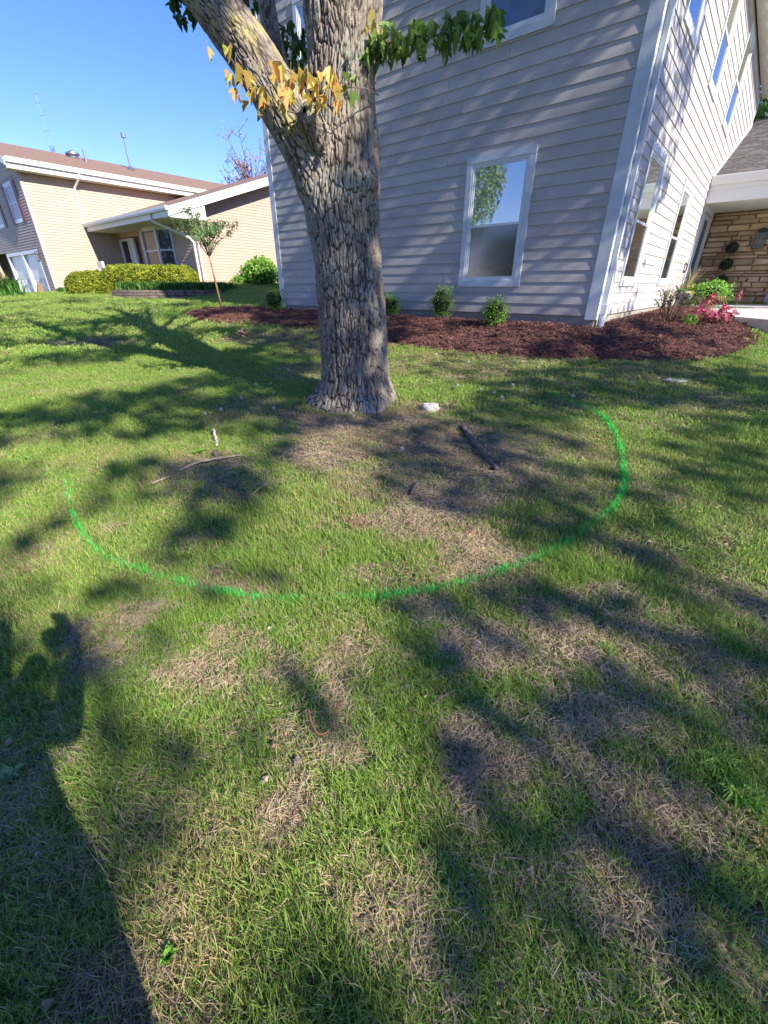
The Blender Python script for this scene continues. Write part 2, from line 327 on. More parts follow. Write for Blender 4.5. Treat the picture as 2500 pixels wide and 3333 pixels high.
def bare_field(x,y):
    b=np.zeros_like(x)
    wx=x+.25*(fbm(x,y,2.2,1)-.5)+.1*(vnoise(x,y,9,5)-.5); wy=y+.25*(fbm(x,y,2.2,7)-.5)+.1*(vnoise(x,y,9,8)-.5)
    for cx,cy,rx,ry,v in BARE:
        d=((wx-cx)/rx)**2+((wy-cy)/ry)**2
        b=np.maximum(b,v*np.clip(1.5-d*1.0,0,1))
    r=np.hypot(x,y)
    n=fbm(x,y,3.4,11,4)+.05*np.clip((x+.4)/1.5,-1,1)          # sparser towards the right foreground
    b=np.maximum(b,np.clip((n-.60)*7,0,.7)*np.clip((4.2-r)/1.5,0.15,1))
    return np.clip(b,0,1)
BED=[(-5.5,12.57),(-5.0,11.7),(-4.38,11.08),(-3.37,10.73),(-2.15,10.07),(-1.38,9.69),(.09,8.23),(.58,7.82),(1.31,7.33),(1.96,6.87),(2.55,6.53),(3.14,6.31),(3.75,6.21),(4.4,6.2),(4.97,6.45),(5.89,7.23),(6.65,7.95),(7.0,8.7),(7.15,9.4),(8.0,11.5),(9.0,13.9),(9.4,15.5),(5.5,12.5),(3.5,9.6),(1.5,10.2),(-2.7,13.6),(-3.6,14.1),(-4.6,13.9),(-5.4,13.4)]
def inpoly(x,y,P):
    c=np.zeros(x.shape,bool); n=len(P)
    for i in range(n):
        x1,y1=P[i]; x2,y2=P[(i+1)%n]
        m=((y1>y)!=(y2>y))&(x<(x2-x1)*(y-y1)/((y2-y1) if y2!=y1 else 1e-9)+x1); c^=m
    return c
# ------------------------------------------------------------------ frames of the two houses
C=np.array([3.5034,8.0,0.0]); AV=np.array([-.7727,.6347,0]); BV=np.array([.6347,.7727,0]); ZV=np.array([0,0,1.])
N0=np.array([-17.3875,25.0,0.0])
def HP(a,b,z): return C+AV*a+BV*b+ZV*z
def NP_(a,b,z): return N0+AV*a+BV*b+ZV*z
def polydist(x,y,P):
    d=np.full(x.shape,1e9)
    for i in range(len(P)):
        x1,y1=P[i]; x2,y2=P[(i+1)%len(P)]; L2=(x2-x1)**2+(y2-y1)**2
        t=np.clip(((x-x1)*(x2-x1)+(y-y1)*(y2-y1))/L2,0,1); d=np.minimum(d,np.hypot(x-x1-t*(x2-x1),y-y1-t*(y2-y1)))
    return d
# ------------------------------------------------------------------ ground sheet
def axis(c0,c1,step,far):
    a=list(np.arange(c0,c1+1e-6,step)); s=step; 
    while a[-1]<far: s*=1.25; a.append(a[-1]+s)
    s=step
    while a[0]>-far: s*=1.25; a.insert(0,a[0]-s)
    return np.array(a)
gx=axis(-9,8,.11,500); gy=axis(-1,14,.11,500)
GX,GY=np.meshgrid(gx,gy); shp=GX.shape
GZ=ground(GX,GY)-.22*inpoly(GX.ravel(),GY.ravel(),[tuple(HP(a,b,0)[:2]) for a,b in((-.3,.15),(8.1,.15),(8.1,13.6),(-7.5,13.6),(-7.5,8.6),(-.3,8.6))]).reshape(GX.shape)-.13*inpoly(GX.ravel(),GY.ravel(),BED).reshape(GX.shape)*(polydist(GX.ravel(),GY.ravel(),BED).reshape(GX.shape)>.16)+.018*(fbm(GX,GY,1.6,3)-.5)*np.clip((14-np.hypot(GX,GY))/6,0,1)*2
idx=np.arange(GX.size).reshape(shp)
F=np.stack([idx[:-1,:-1],idx[:-1,1:],idx[1:,1:],idx[1:,:-1]],-1).reshape(-1,4)
bare=bare_field(GX.ravel(),GY.ravel())
lawn=npmesh('ground',np.stack([GX,GY,GZ],-1).reshape(-1,3),F,M['soil'],smooth=True,kind='structure',attrs={'bare':bare})
def gsurf(x,y): return ground(x,y)+.018*(fbm(x,y,1.6,3)-.5)*np.clip((14-np.hypot(x,y))/6,0,1)*2
def gs(x,y): return float(gsurf(np.array([float(x)]),np.array([float(y)]))[0])
# mulch bed: mounded sheet that dips below the lawn at its edge
def walldist(x,y):
    a=(x-C[0])*AV[0]+(y-C[1])*AV[1]; b=(x-C[0])*BV[0]+(y-C[1])*BV[1]
    return np.where(b<=0,np.where(a>-.17,-b,np.hypot(b,a+.17)),np.where(a<-.17,-.17-a+.1,0.))
def bedh(x,y):
    ins=inpoly(x,y,BED); d=polydist(x,y,BED); sd_=np.where(ins,d,-d)
    return gsurf(x,y)+np.clip(sd_+.03*(vnoise(x,y,6,2)-.5)*4,-.15,.35)*.2-.005+.05*(fbm(x,y,2.5,21)-.5)*np.clip(sd_*4,0,1)-.13*np.clip(1.3-walldist(x,y)/.4,0,1), sd_
bx=np.arange(-6.2,10.2,.07); by=np.arange(5.8,16.2,.07); BX,BY=np.meshgrid(bx,by); BH,SDm=bedh(BX.ravel(),BY.ravel())
idx=np.arange(BX.size).reshape(BX.shape); F=np.stack([idx[:-1,:-1],idx[:-1,1:],idx[1:,1:],idx[1:,:-1]],-1).reshape(-1,4)
F=F[(SDm[F].min(1)>-.12)]
used,inv=np.unique(F,return_inverse=True); Vb=np.stack([BX.ravel(),BY.ravel(),BH],-1)[used]
npmesh('mulch_bed',Vb,inv.reshape(-1,4),M['mulch'],smooth=True,kind='structure')
def bz(x,y): return float(bedh(np.array([float(x)]),np.array([float(y)]))[0][0])
# walkway and porch slab
def slab(name,pts,z,th,m,kind='structure'):
    b=MB(); n=len(pts); b.add([(x,y,z) for x,y in pts]+[(x,y,z-th) for x,y in pts],[tuple(range(n)),tuple(range(2*n-1,n-1,-1))]+[(i,i+n,(i+1)%n+n,(i+1)%n) for i in range(n)])
    return b.build(name,m,kind=kind)
slab('walkway',[(6.95,8.15),(7.03,9.33),(8.02,11.59),(8.95,13.8),(10.5,15.8),(14.5,12.6),(13.8,11.6),(10.3,8.4),(9.0,7.0)],1.035,.25,M['walk'])
pp=[HP(a,b,0)[:2] for a,b in ((-.175,8.2),(-.175,10.94),(-7,10.94),(-7,8.2))]
slab('porch_floor',pp,1.075,.2,M['walk'])
# ------------------------------------------------------------------ siding
def subtract(lo,hi,cuts):
    segs=[(lo,hi)]
    for c0,c1 in cuts:
        out=[]
        for s0,s1 in segs:
            if c1<=s0 or c0>=s1: out.append((s0,s1)); continue
            if c0>s0: out.append((s0,c0))
            if c1<s1: out.append((c1,s1))
        segs=out
    return segs
def wallpiece(mb,W,n1,n2,s0l,s1l,s0u,s1u,zl,zu,n1b=None,n2b=None):
    # outer offset n1 (lower), n2 (upper); inner offset n1b,n2b
    n1b=0 if n1b is None else n1b; n2b=0 if n2b is None else n2b
    mb.hexa([W(s0l,n1b,zl),W(s1l,n1b,zl),W(s1l,n1,zl),W(s0l,n1,zl),W(s0u,n2b,zu),W(s1u,n2b,zu),W(s1u,n2,zu),W(s0u,n2,zu)])
def siding(parent,W,lo,hi,z0,z1,expo,thick,openings,m,blen=3.66,name='siding_board',seed=1,minlen=.12):
    """W(s,n,z)->world; lo(z),hi(z) interval; openings [(s0,s1,za,zb)]. One object per board."""
    rr=random.Random(seed); z=z0; k=0; cnt=0
    while z<z1-1e-4:
        zt=min(z+expo,z1); eps=.0015
        full=[(o[0],o[1]) for o in openings if o[2]<=z+1e-4 and o[3]>=zt-1e-4]
        part=[o for o in openings if not(o[2]<=z+1e-4 and o[3]>=zt-1e-4) and o[2]<zt and o[3]>z]
        L0,H0=lo(z),hi(z); L1,H1=lo(zt),hi(zt); LL,HH=min(L0,L1),max(H0,H1)
        if HH-LL>minlen:
            joints=[]; s=LL+rr.uniform(.5,1)*blen
            while s<HH-.4: joints.append(s); s+=blen
            cuts=full+[(j-.003,j+.003) for j in joints]
            for s0,s1 in subtract(LL,HH,cuts):
                if s1-s0<minlen: continue
                mb=MB(); zs=sorted({z,zt}|{q for o in part for q in (o[2],o[3]) if z<q<zt})
                th=lambda q:thick-(thick-.003)*((q-z)/expo)
                for q0,q1 in zip(zs[:-1],zs[1:]):
                    pc=[(o[0],o[1]) for o in part if o[2]<=q0+1e-5 and o[3]>=q1-1e-5]
                    l0,h0,l1,h1=lo(q0),hi(q0),lo(q1),hi(q1)
                    for t0,t1 in subtract(s0,s1,pc):
                        a0=max(t0,l0) if t0<=LL+1e-6 or t0<l0 else t0; a1=max(t0,l1); b0=min(t1,h0); b1=min(t1,h1)
                        if b0-a0<.005 and b1-a1<.005: continue
                        if b0<a0: b0=a0
                        if b1<a1: b1=a1
                        wallpiece(mb,W,th(q0),th(q1),a0,b0,a1,b1,q0+(0 if q0>z else 0),q1)
                if mb.v: mb.build(name,m,parent); cnt+=1
        z=zt; k+=1
    return cnt
def wallcore(parent,W,lo,hi,z0,z1,openings,m,n0=-.15,n1=0,name='wall',extra=()):
    mb=MB(); zs=sorted({z0,z1}|set(extra)|{q for o in openings for q in (o[2],o[3]) if z0<q<z1})
    for q0,q1 in zip(zs[:-1],zs[1:]):
        pc=[(o[0],o[1]) for o in openings if o[2]<=q0+1e-5 and o[3]>=q1-1e-5]
        l0,h0,l1,h1=lo(q0),hi(q0),lo(q1),hi(q1)
        for t0,t1 in subtract(min(l0,l1),max(h0,h1),pc):
            a0=max(t0,l0);a1=max(t0,l1);b0=min(t1,h0);b1=min(t1,h1)
            if a0>b0: a0=b0=(a0+b0)/2
            if a1>b1: a1=b1=(a1+b1)/2
            wallpiece(mb,W,n1,n1,a0,b0,a1,b1,q0,q1,n0,n0)
    return mb.build(name,m,parent)
def wbox(W,s0,s1,n0,n1,z0,z1,mb=None):
    mb=mb or MB(); return mb.hexa([W(s0,n0,z0),W(s1,n0,z0),W(s1,n1,z0),W(s0,n1,z0),W(s0,n0,z1),W(s1,n0,z1),W(s1,n1,z1),W(s0,n1,z1)])
def window(parent,W,s0,s1,z0,z1,tw=.10,rail=.5,label=None,proud=.036,upper='glass',lower='screen',inside=None,sash=True,trimmat=None):
    """outer trim rectangle s0..s1,z0..z1; built as window > trim boards, frame, panes"""
    tm=trimmat or M['trim']
    fr=MB()
    a0,a1,b0,b1=s0+tw,s1-tw,z0+tw,z1-tw; fw=.035
    G=.034; wbox(W,a0,a0+fw,-.07,proud-.010,b0,b1,fr); wbox(W,a1-fw,a1,-.07,proud-.010,b0,b1,fr)
    wbox(W,a0+fw,a1-fw,-.07,proud-.0125,b0,b0+fw,fr); wbox(W,a0+fw,a1-fw,-.07,proud-.0125,b1-fw,b1,fr)
    win=fr.build('window',M['vinyl'],parent)
    if label: win['label']=label
    def sub(nm,mb,m): return mb.build(nm,m,win)
    sub('trim_board',wbox(W,s0,s0+tw,.001,proud,z0+tw,z1-tw),tm); sub('trim_board',wbox(W,s1-tw,s1,.001,proud,z0+tw,z1-tw),tm)
    sub('trim_board',wbox(W,s0,s1,.001,proud+.002,z0,z0+tw),tm); sub('trim_board',wbox(W,s0-.004,s1+.004,.001,proud+.004,z1-tw,z1),tm)
    zr=b0+fw+(b1-b0-2*fw)*rail; sf=.032; c0,c1=a0+fw,a1-fw
    if sash:
        rb=wbox(W,c0,c1,-.045+G,.002+G*.6,zr-.02,zr+.02)
        wbox(W,c0,c0+sf,-.045+G,-.004+G*.6,b0+fw,zr-.02,rb); wbox(W,c1-sf,c1,-.045+G,-.004+G*.6,b0+fw,zr-.02,rb); wbox(W,c0+sf,c1-sf,-.045+G,-.0045+G*.6,b0+fw,b0+fw+sf,rb)
        wbox(W,c0,c0+sf,-.06+G,-.012+G*.7,zr+.02,b1-fw,rb); wbox(W,c1-sf,c1,-.06+G,-.012+G*.7,zr+.02,b1-fw,rb); wbox(W,c0+sf,c1-sf,-.06+G,-.0125+G*.7,b1-fw-sf,b1-fw,rb)
        sub('sash',rb,M['vinyl'])
        sub('pane',wbox(W,c0+sf,c1-sf,-.04+G,-.034+G,zr+.02,b1-fw-sf),M[upper]); sub('pane',wbox(W,c0+sf,c1-sf,-.03+G*.8,-.024+G*.8,b0+fw+sf,zr-.02),M[lower])
    else: sub('pane',wbox(W,c0,c1,-.04,-.034,b0+fw,b1-fw),M[upper])
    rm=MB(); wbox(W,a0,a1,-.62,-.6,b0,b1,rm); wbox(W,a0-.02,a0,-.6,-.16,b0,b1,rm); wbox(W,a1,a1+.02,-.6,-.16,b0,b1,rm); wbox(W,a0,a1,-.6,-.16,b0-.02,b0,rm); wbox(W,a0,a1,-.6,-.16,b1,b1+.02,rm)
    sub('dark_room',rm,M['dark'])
    if inside: inside(win,W,c0,c1,b0+fw,zr)
    return win
# ------------------------------------------------------------------ main house
A2=-.17                                             # the right-hand wall stands at a = A2
def W1(s,n,z): return HP(s,-n,z)
def W2(s,n,z): return HP(A2-n,s,z)
house=thing('greige_house','two storey greige lap sided house with white trim behind the big maple','house',tuple(HP(4,7,1.0)))
SB=1.114; EAVE=7.08; WID=8.3; LEN=13.72; RS=.42
pk=(WID+A2)/2
win1=[(1.275,2.56,1.563,3.60),(5.52,6.81,1.60,3.60),(1.285,2.535,4.95,6.72),(5.64,6.93,4.95,6.72)]
win2=[(1.03,2.32,1.57,3.62),(4.68,6.03,1.59,3.64),(1.13,2.32,5.0,6.78),(4.30,5.48,5.06,6.80),(7.47,8.80,5.10,6.90)]
cut=lambda ws,d=.07:[(a+d,b-d,c+d,e-d) for a,b,c,e in ws]
door_op=[(8.63,10.88,1.08,3.66)]
lo1=lambda z:(0.0 if z<=EAVE else (z-EAVE)/RS+A2)
hi1=lambda z:(8.13 if z<=EAVE else WID-(z-EAVE)/RS)
siding(house,W1,lambda z:max(0,lo1(z)),hi1,SB,8.75,.1731,.017,cut(win1),M['siding'],seed=3)
roofb=lambda z: 8.6+(z-4.2)/.4
hi2=lambda z:(10.90 if z<3.7 else (8.9 if z<4.3 else min(LEN-.08,roofb(z)+.02)))
siding(house,W2,lambda z:.10,hi2,SB,6.98,.1731,.017,cut(win2)+[(8.6,10.95,0,3.7)],M['siding'],seed=8)
cutw=lambda ws:[(a+.1,b-.1,c+.1,e-.1) for a,b,c,e in ws]
wallcore(house,W1,lambda z:max(A2+.002,lo1(z)),lambda z:min(WID,hi1(z)+.17),SB+.001,8.85,cutw(win1),M['siding'],n0=-.16,extra=(EAVE,))
wallcore(house,W2,lambda z:.165,lambda z:LEN,SB+.001,EAVE,cutw(win2)+door_op,M['siding'],n0=-.16)
MB().hexa([HP(a,b,z) for z in (.7,EAVE) for a,b in ((8.1,.2),(8.3,.2),(8.3,LEN),(8.1,LEN))]).build('wall',M['siding'],house)
MB().hexa([HP(a,b,z) for z in (.7,EAVE) for a,b in ((-.1,LEN-.2),(8.08,LEN-.2),(8.08,LEN-.02),(-.1,LEN-.02))]).build('wall',M['siding'],house)
fd=MB(); wbox(W1,A2+.02,WID-.02,-.2,-.02,.3,SB+.0,fd); wbox(W2,.04,LEN,-.2,-.02,.3,SB+.0,fd); fd.build('foundation',M['concrete'],house)
# corner boards
wbox(W1,A2-.001,-.001,-.02,.024,SB-.06,EAVE).build('corner_board',M['trim'],house)
wbox(W2,-.024,.10,.0,.024,SB-.06,EAVE).build('corner_board',M['trim'],house)
wbox(W1,8.13,8.31,.0,.024,SB-.06,EAVE).build('corner_board',M['trim'],house)
wbox(W2,LEN-.1,LEN+.02,.0,.022,6.1,EAVE).build('corner_board',M['trim'],house)
# roof, eaves
OV=.42
def gable(parent,FR,a0,a1,b0,b1,ze,slope,th,mats,name='roof',ov=.5,ovb=.4):
    am=(a0+a1)/2; zr=ze+slope*((a1-a0)/2); q=[]
    mb=MB()
    for sgn,ae in ((-1,a0-ov),(1,a1+ov)):
        z_e=ze-slope*ov
        p=[(am,b0-ovb,zr),(ae,b0-ovb,z_e),(ae,b1+ovb,z_e),(am,b1+ovb,zr)]
        mb.hexa([FR(*t[:2],t[2]) for t in p]+[FR(t[0],t[1],t[2]+th) for t in p])
    return mb.build(name,mats,parent)
gable(house,HP,A2,WID,0,LEN,EAVE+.30,RS,.12,M['roofgrey'],ov=.5,ovb=.35)
MB().hexa([HP(a,b,z) for z in (EAVE+.0,EAVE+.02) for a,b in ((A2-.55,-.3),(A2-.03,-.3),(A2-.03,LEN+.35),(A2-.55,LEN+.35))]).build('soffit',M['cream'],house)
MB().hexa([HP(a,b,z) for z in (EAVE-.04,EAVE+.2) for a,b in ((A2-.58,-.3),(A2-.552,-.3),(A2-.552,LEN+.35),(A2-.58,LEN+.35))]).build('fascia_board',M['gutter'],house)
for i in range(14): MB().hexa([HP(a,b,z) for z in (EAVE-.006,EAVE-.001) for a,b in ((A2-.42,.3+i),(A2-.18,.3+i),(A2-.18,.62+i),(A2-.42,.62+i))]).build('soffit_vent',M['gutter'],house)
# windows
def arch(win,W,c0,c1,b,zr):
    mb=MB(); m_=(c0+c1)/2
    for rr,h in ((.42,.24),(.30,.15)):
        mb.tube([W(m_+rr*math.cos(t),-.2,b+.05+h*math.sin(t)) for t in np.linspace(0,math.pi,15)],.014,6)
    wbox(W,m_-.44,m_+.44,-.24,-.16,b+.0,b+.07,mb); mb.build('arched_chair_back',M['vinyl'],win)
def curtain(win,W,c0,c1,b,zr):
    n=26; mb=MB(); vs=[]
    for k in range(n+1):
        s=c0+(c1-c0)*k/n; d=-.16-.03*math.sin(k*1.9)
        vs+=[W(s,d,b),W(s,d,zr+.75)]
    mb.add(vs,[(2*k,2*k+2,2*k+3,2*k+1) for k in range(n)]); mb.build('curtain',M['curtain'],win)
wl=[None,None,None,None]
for i,(a,b,c,e) in enumerate(win1): window(house,W1,a,b,c,e,tw=.105,rail=.485,inside=arch if i==0 else None)
for i,(a,b,c,e) in enumerate(win2): window(house,W2,a,b,c,e,tw=.095,rail=.49,inside=curtain if i in(1,) else None)
# downspout at the corner
ds=thing('downspout','white downspout running down the corner of the greige house beside the downstairs window','downspout',tuple(HP(A2-.07,.16,.95)))
def W2b(s0,s1,n0,n1,z0,z1): return wbox(W2,s0,s1,n0,n1,z0,z1)
W2b(.115,.195,.03,.10,1.75,EAVE).build('pipe',M['trim'],ds); W2b(.11,.20,.025,.105,1.28,1.78).build('pipe',M['trim'],ds)
W2b(.085,.215,.01,.125,1.14,1.29).build('pipe_adapter',M['trim'],ds)
p0=HP(A2-.07,.155,0); MB().lathe((p0[0],p0[1],.84),[(.055,0),(.055,.26),(.062,.265),(.062,.31)],18).build('drain_pipe',M['trim'],ds,smooth=False)
for z in (3.3,5.6): W2b(.108,.202,.0,.104,z,z+.03).build('strap',M['vinyl'],ds)
# front door in the right-hand wall
dr=MB(); 
for s0,s1,z0,z1 in ((8.63,8.76,1.08,3.66),(10.75,10.88,1.08,3.66),(8.76,10.75,3.52,3.66)): wbox(W2,s0,s1,-.16,.045,z0,z1,dr)
door=dr.build('door_frame',M['trim'],house)
wbox(W2,8.76,9.5,-.10,-.06,1.10,3.52).build('side_panel',M['trim'],door)
sd2=MB(); 
for s0,s1,z0,z1 in ((9.5,9.62,1.1,3.5),(10.62,10.75,1.1,3.5),(9.62,10.62,3.38,3.5),(9.62,10.62,1.1,1.35)): wbox(W2,s0,s1,-.05,-.0,z0,z1,sd2)
sd2.build('storm_door',M['trim'],door); wbox(W2,9.62,10.62,-.035,-.028,1.35,3.38).build('door_pane',M['glassdark'],door)
hb=MB(); hb.tube([W2(9.66,.0,2.05),W2(9.66,.05,2.05),W2(9.78,.05,2.05)],.014,6); hb.build('door_handle',M['galv'],door)
wbox(W2,8.3,10.95,-.9,-.88,1.0,3.7).build('dark_hallway_wall',M['dark'],house)
bk=MB(); bk.tube([W2(8.2,.02,2.18),W2(8.2,.07,2.14),W2(8.2,.08,2.02),W2(8.2,.03,1.92)],.018,6); wbox(W2,8.17,8.23,.016,.03,1.93,2.2,bk)
tag(bk.build('wall_bracket',M['black'],None,origin=HP(A2,8.2,2.0)),'small black curved bracket on the sunlit wall beside the front door','bracket')
oc=wbox(W2,6.1,6.2,.014,.03,1.30,1.44); tag(oc.build('outlet_cover',M['siding'],None,origin=HP(A2,6.15,1.35)),'small pale outlet cover low on the sunlit wall right of the windows','outlet')
# ------------------------------------------------------------------ porch wing
porch=thing('porch_wing','low entrance wing with tan stone wall, cream eave and grey shingle roof','porch',tuple(HP(-3.5,11,1.05)))
BS=10.95
def W3(s,n,z): return HP(s,BS-n,z)
wbox(W3,-7,A2-.002,-.2,0,1.0,3.75).build('wall',M['mortar'],porch)
rs=random.Random(5); z=1.10; nst=0
while z<3.68:
    h=rs.choice([.075,.1,.13,.16,.2,.12]); h=min(h,3.70-z)
    if h<.05: break
    s=-A2*0+A2-.01-rs.uniform(0,.1)
    while s>-4.6:
        Ls=rs.uniform(.22,.75) if h>.09 else rs.uniform(.4,.9)
        e=s-Ls; g=.011; d=.025+rs.uniform(0,.03)
        j=lambda k=.012: rs.uniform(-k,k)
        zt=z+h-g+j(); zb=z+g+j()
        P=[(s-g+j(),zb+j(.006)),(s-g-.012+j(),(zb+zt)/2),(s-g+j(),zt),((s+e)/2+j(.05),zt+j(.014)),(e+g+j(.03),zt+j(.006)),(e+g+j(),(zb+zt)/2+j()),(e+g+j(.03),zb+j()),((s+e)/2+j(.05),zb+j(.01))]
        n=len(P); cx=sum(p[0] for p in P)/n; cz=sum(p[1] for p in P)/n
        V=[W3(p[0],-.005,p[1]) for p in P]+[W3(p[0]+(cx-p[0])*.02,d,p[1]+(cz-p[1])*.05) for p in P]+[W3(cx+(p[0]-cx)*.86,d+.012+rs.uniform(-.003,.003),cz+(p[1]-cz)*.7) for p in P]
        mb=MB(); mb.add(V,[(i,(i+1)%n,n+(i+1)%n,n+i) for i in range(n)]+[(n+i,n+(i+1)%n,2*n+(i+1)%n,2*n+i) for i in range(n)]+[tuple(range(2*n,3*n))])
        mb.build('stone',M['stone'],porch); nst+=1
        s=e
    z+=h
print('stones',nst)
EZ=3.63
def HB(a0,a1,b0,b1,z0,z1,mb=None): 
    mb=mb or MB(); return mb.hexa([HP(a,b,z) for z in (z0,z1) for a,b in ((a0,b0),(a1,b0),(a1,b1),(a0,b1))])
HB(-7,A2-.02,8.50,8.54,EZ,4.17).build('fascia_board',M['gutter'],porch)
HB(-7,A2-.02,8.47,8.499,EZ+.28,4.018).build('frieze_board',M['gutter'],porch)
g=MB(); vs=[]
prof=[(8.50,4.02),(8.42,4.02),(8.39,4.10),(8.37,4.20),(8.37,4.225),(8.385,4.225),(8.385,4.19),(8.50,4.19)]
for a in (-7,A2-.03): vs+=[HP(a,b,z) for b,z in prof]
n=len(prof); g.add(vs,[(i,(i+1)%n,n+(i+1)%n,n+i) for i in range(n)]+[tuple(range(n)),tuple(range(2*n-1,n-1,-1))]); g.build('gutter',M['gutter'],porch)
for i in range(34):
    a1=A2-.03-i*.2; HB(a1-.196,a1,8.54,BS-.03,EZ+.02,EZ+.035).build('soffit_panel',M['cream'],porch)
HB(-7,A2-.02,8.54,BS,EZ+.04,EZ+.06).build('soffit_backing',M['gutter'],porch)
# porch roof: shingle courses each with their own tabs
rf=MB(); rz=lambda b:4.20+.4*(b-8.55)
rf.hexa([HP(a,b,rz(b)-o) for o in (.08,.012) for a,b in ((-8,8.47),(A2-.002,8.47),(A2-.002,14.6),(-8,14.6))]).build('roof',M['roofgrey'],porch)
sh=MB(); rs=random.Random(9); b=8.45; k=0; sl=math.hypot(1,.4)
tabs=[]
while b<14.5:
    db=.143/sl*1.0; a=A2-.01+rs.uniform(0,.2)-.2
    a=A2-.004
    first=True
    while a>-3.4:
        wd=rs.choice([.12,.16,.2,.25,.3]); 
        if first: wd*=rs.uniform(.3,1); first=False
        t=rs.choice([.004,.008,.012]); e=a-wd+.004
        p=[(e,b),(a,b),(a,b+db+.03),(e,b+db+.03)]
        V=[HP(x,y,rz(y)-.004) for x,y in p]+[HP(p[0][0],p[0][1],rz(p[0][1])+t+.006),HP(p[1][0],p[1][1],rz(p[1][1])+t+.006),HP(p[2][0],p[2][1],rz(p[2][1])+.001),HP(p[3][0],p[3][1],rz(p[3][1])+.001)]
        tabs.append((V,b)); a-=wd
    b+=db
for V,b in sorted(tabs,key=lambda t:t[1])[:290]: MB().hexa(V).build('shingle',M['roofgrey'],porch)
for V,b in sorted(tabs,key=lambda t:t[1])[290:]: sh.hexa(V)
o=sh.build('upper_shingles',M['roofgrey'],porch,kind='stuff')
HB(-8,A2-.02,14.55,14.75,rz(14.6)-.1,rz(14.6)+.03).build('ridge_cap',M['roofgrey'],porch)
# white flashing board where that roof meets the house wall
fl=MB(); fl.hexa([W2(s,n,rz(s)+dz) for dz in (.0,.13) for s,n in ((8.5,.017),(LEN,.017),(LEN,.04),(8.5,.04))]).build('rake_trim',M['trim'],house)
# lantern on the stone wall
lp=HP(-1.63,BS-.14,2.86)
lan=thing('wall_lantern','black wall lantern with smoky glass on the tan stone wall','wall lamp',tuple(lp))
def LB(da,db,dz,sa,sb,sz): return MB().box(lp+AV*da+BV*db+ZV*dz,AV*sa,BV*sb,ZV*sz)
LB(0,0,.22,.12,.09,.045).build('lamp_cap',M['black'],lan); LB(0,.11,.2,.06,.03,.1).build('wall_plate',M['black'],lan)
LB(0,0,-.03,.145,.085,.2).build('glass_shade',M['lampglass'],lan)
for sx in(-1,1):
    for sy in(-1,1): LB(sx*.15,sy*.09,-.03,.008,.008,.205).build('frame_bar',M['black'],lan)
LB(0,0,-.24,.155,.095,.008).build('lamp_base',M['black'],lan)
MB().lathe(tuple(lp+ZV*-.06),[(.012,0),(.03,.03),(.035,.06),(.02,.1),(.012,.12)],10).build('bulb',M['vinyl'],lan,smooth=True)
# ------------------------------------------------------------------ neighbouring house
nb=thing('beige_house','tan vinyl sided split level house with brown roof far left beyond the lawn','house',tuple(NP_(3,3,1.3)))
def V1(s,n,z): return NP_(-n,s,z)        # long wall, s along b
def V2(s,n,z): return NP_(s,-n,z)        # garage face, s along a
GB=3.79; GA=-8.3
def V3(s,n,z): return NP_(s,GB-n,z)      # wing front, s along a (negative)
def V4(s,n,z): return NP_(GA-n,s,z)      # wing gable end, s along b
NE=6.35
c0=lambda v:(lambda z:v)
siding(nb,V1,c0(.12),lambda z:(GB if z<4.2 else min(9.6,3.0+(z-4.2)/.32+.3)),1.2,NE,.118,.021,[],M['beige'],blen=30,seed=1)
gar=[(3.82,6.62,1.0,3.22),(.95,3.62,1.0,3.22),(6.95,9.6,1.0,3.35)]
nwin=[(1.42,2.80,4.52,6.18),(5.0,6.4,4.52,6.18)]
siding(nb,V2,c0(.12),c0(10.5),1.0,NE,.118,.021,gar+cut(nwin,.05),M['beige'],blen=30,seed=2)
wallcore(nb,V1,c0(0),c0(18),.8,NE,[],M['beige']); wallcore(nb,V2,c0(.0),c0(10.5),.8,NE,gar+cutw(nwin),M['beige'],n0=-.16,n1=-.001)
wbox(V1,-.02,.12,.0,.02,1.0,NE).build('corner_trim',M['pinktrim'],nb); wbox(V2,-.02,.12,.0,.02,1.0,NE).build('corner_trim',M['pinktrim'],nb)
# back walls
MB().hexa([NP_(a,b,z) for z in(.8,NE) for a,b in((.2,17.8),(10.5,17.8),(10.5,18),(.2,18))]).build('wall',M['beige'],nb)
MB().hexa([NP_(a,b,z) for z in(.8,NE) for a,b in((10.3,.2),(10.5,.2),(10.5,17.8),(10.3,17.8))]).build('wall',M['beige'],nb)
def NBx(a0,a1,b0,b1,z0,z1,mb=None): 
    mb=mb or MB(); return mb.hexa([NP_(a,b,z) for z in (z0,z1) for a,b in ((a0,b0),(a1,b0),(a1,b1),(a0,b1))])
# main roof, ridge along b at a=4.6
am=4.7; zr=8.33; ze=6.78
rm=MB()
for ae in (-.55,10.9):
    p=[(am,-.5,zr),(ae,-.5,ze),(ae,18.5,ze),(am,18.5,zr)]
    rm.hexa([NP_(*t) for t in [(x,y,z-.12) for x,y,z in p]]+[NP_(*t) for t in p])
rm.build('roof',M['roofbrown'],nb)
NBx(-.56,-.0,-.45,18.4,6.37,6.40).build('soffit',M['cream'],nb)
NBx(-.60,-.565,-.5,18.5,6.38,6.66).build('fascia_board',M['gutter'],nb)
gm=MB(); NBx(-.72,-.605,-.5,18.5,6.60,6.76,gm); NBx(-.735,-.725,-.5,18.5,6.66,6.79,gm); gm.build('gutter',M['gutter'],nb)
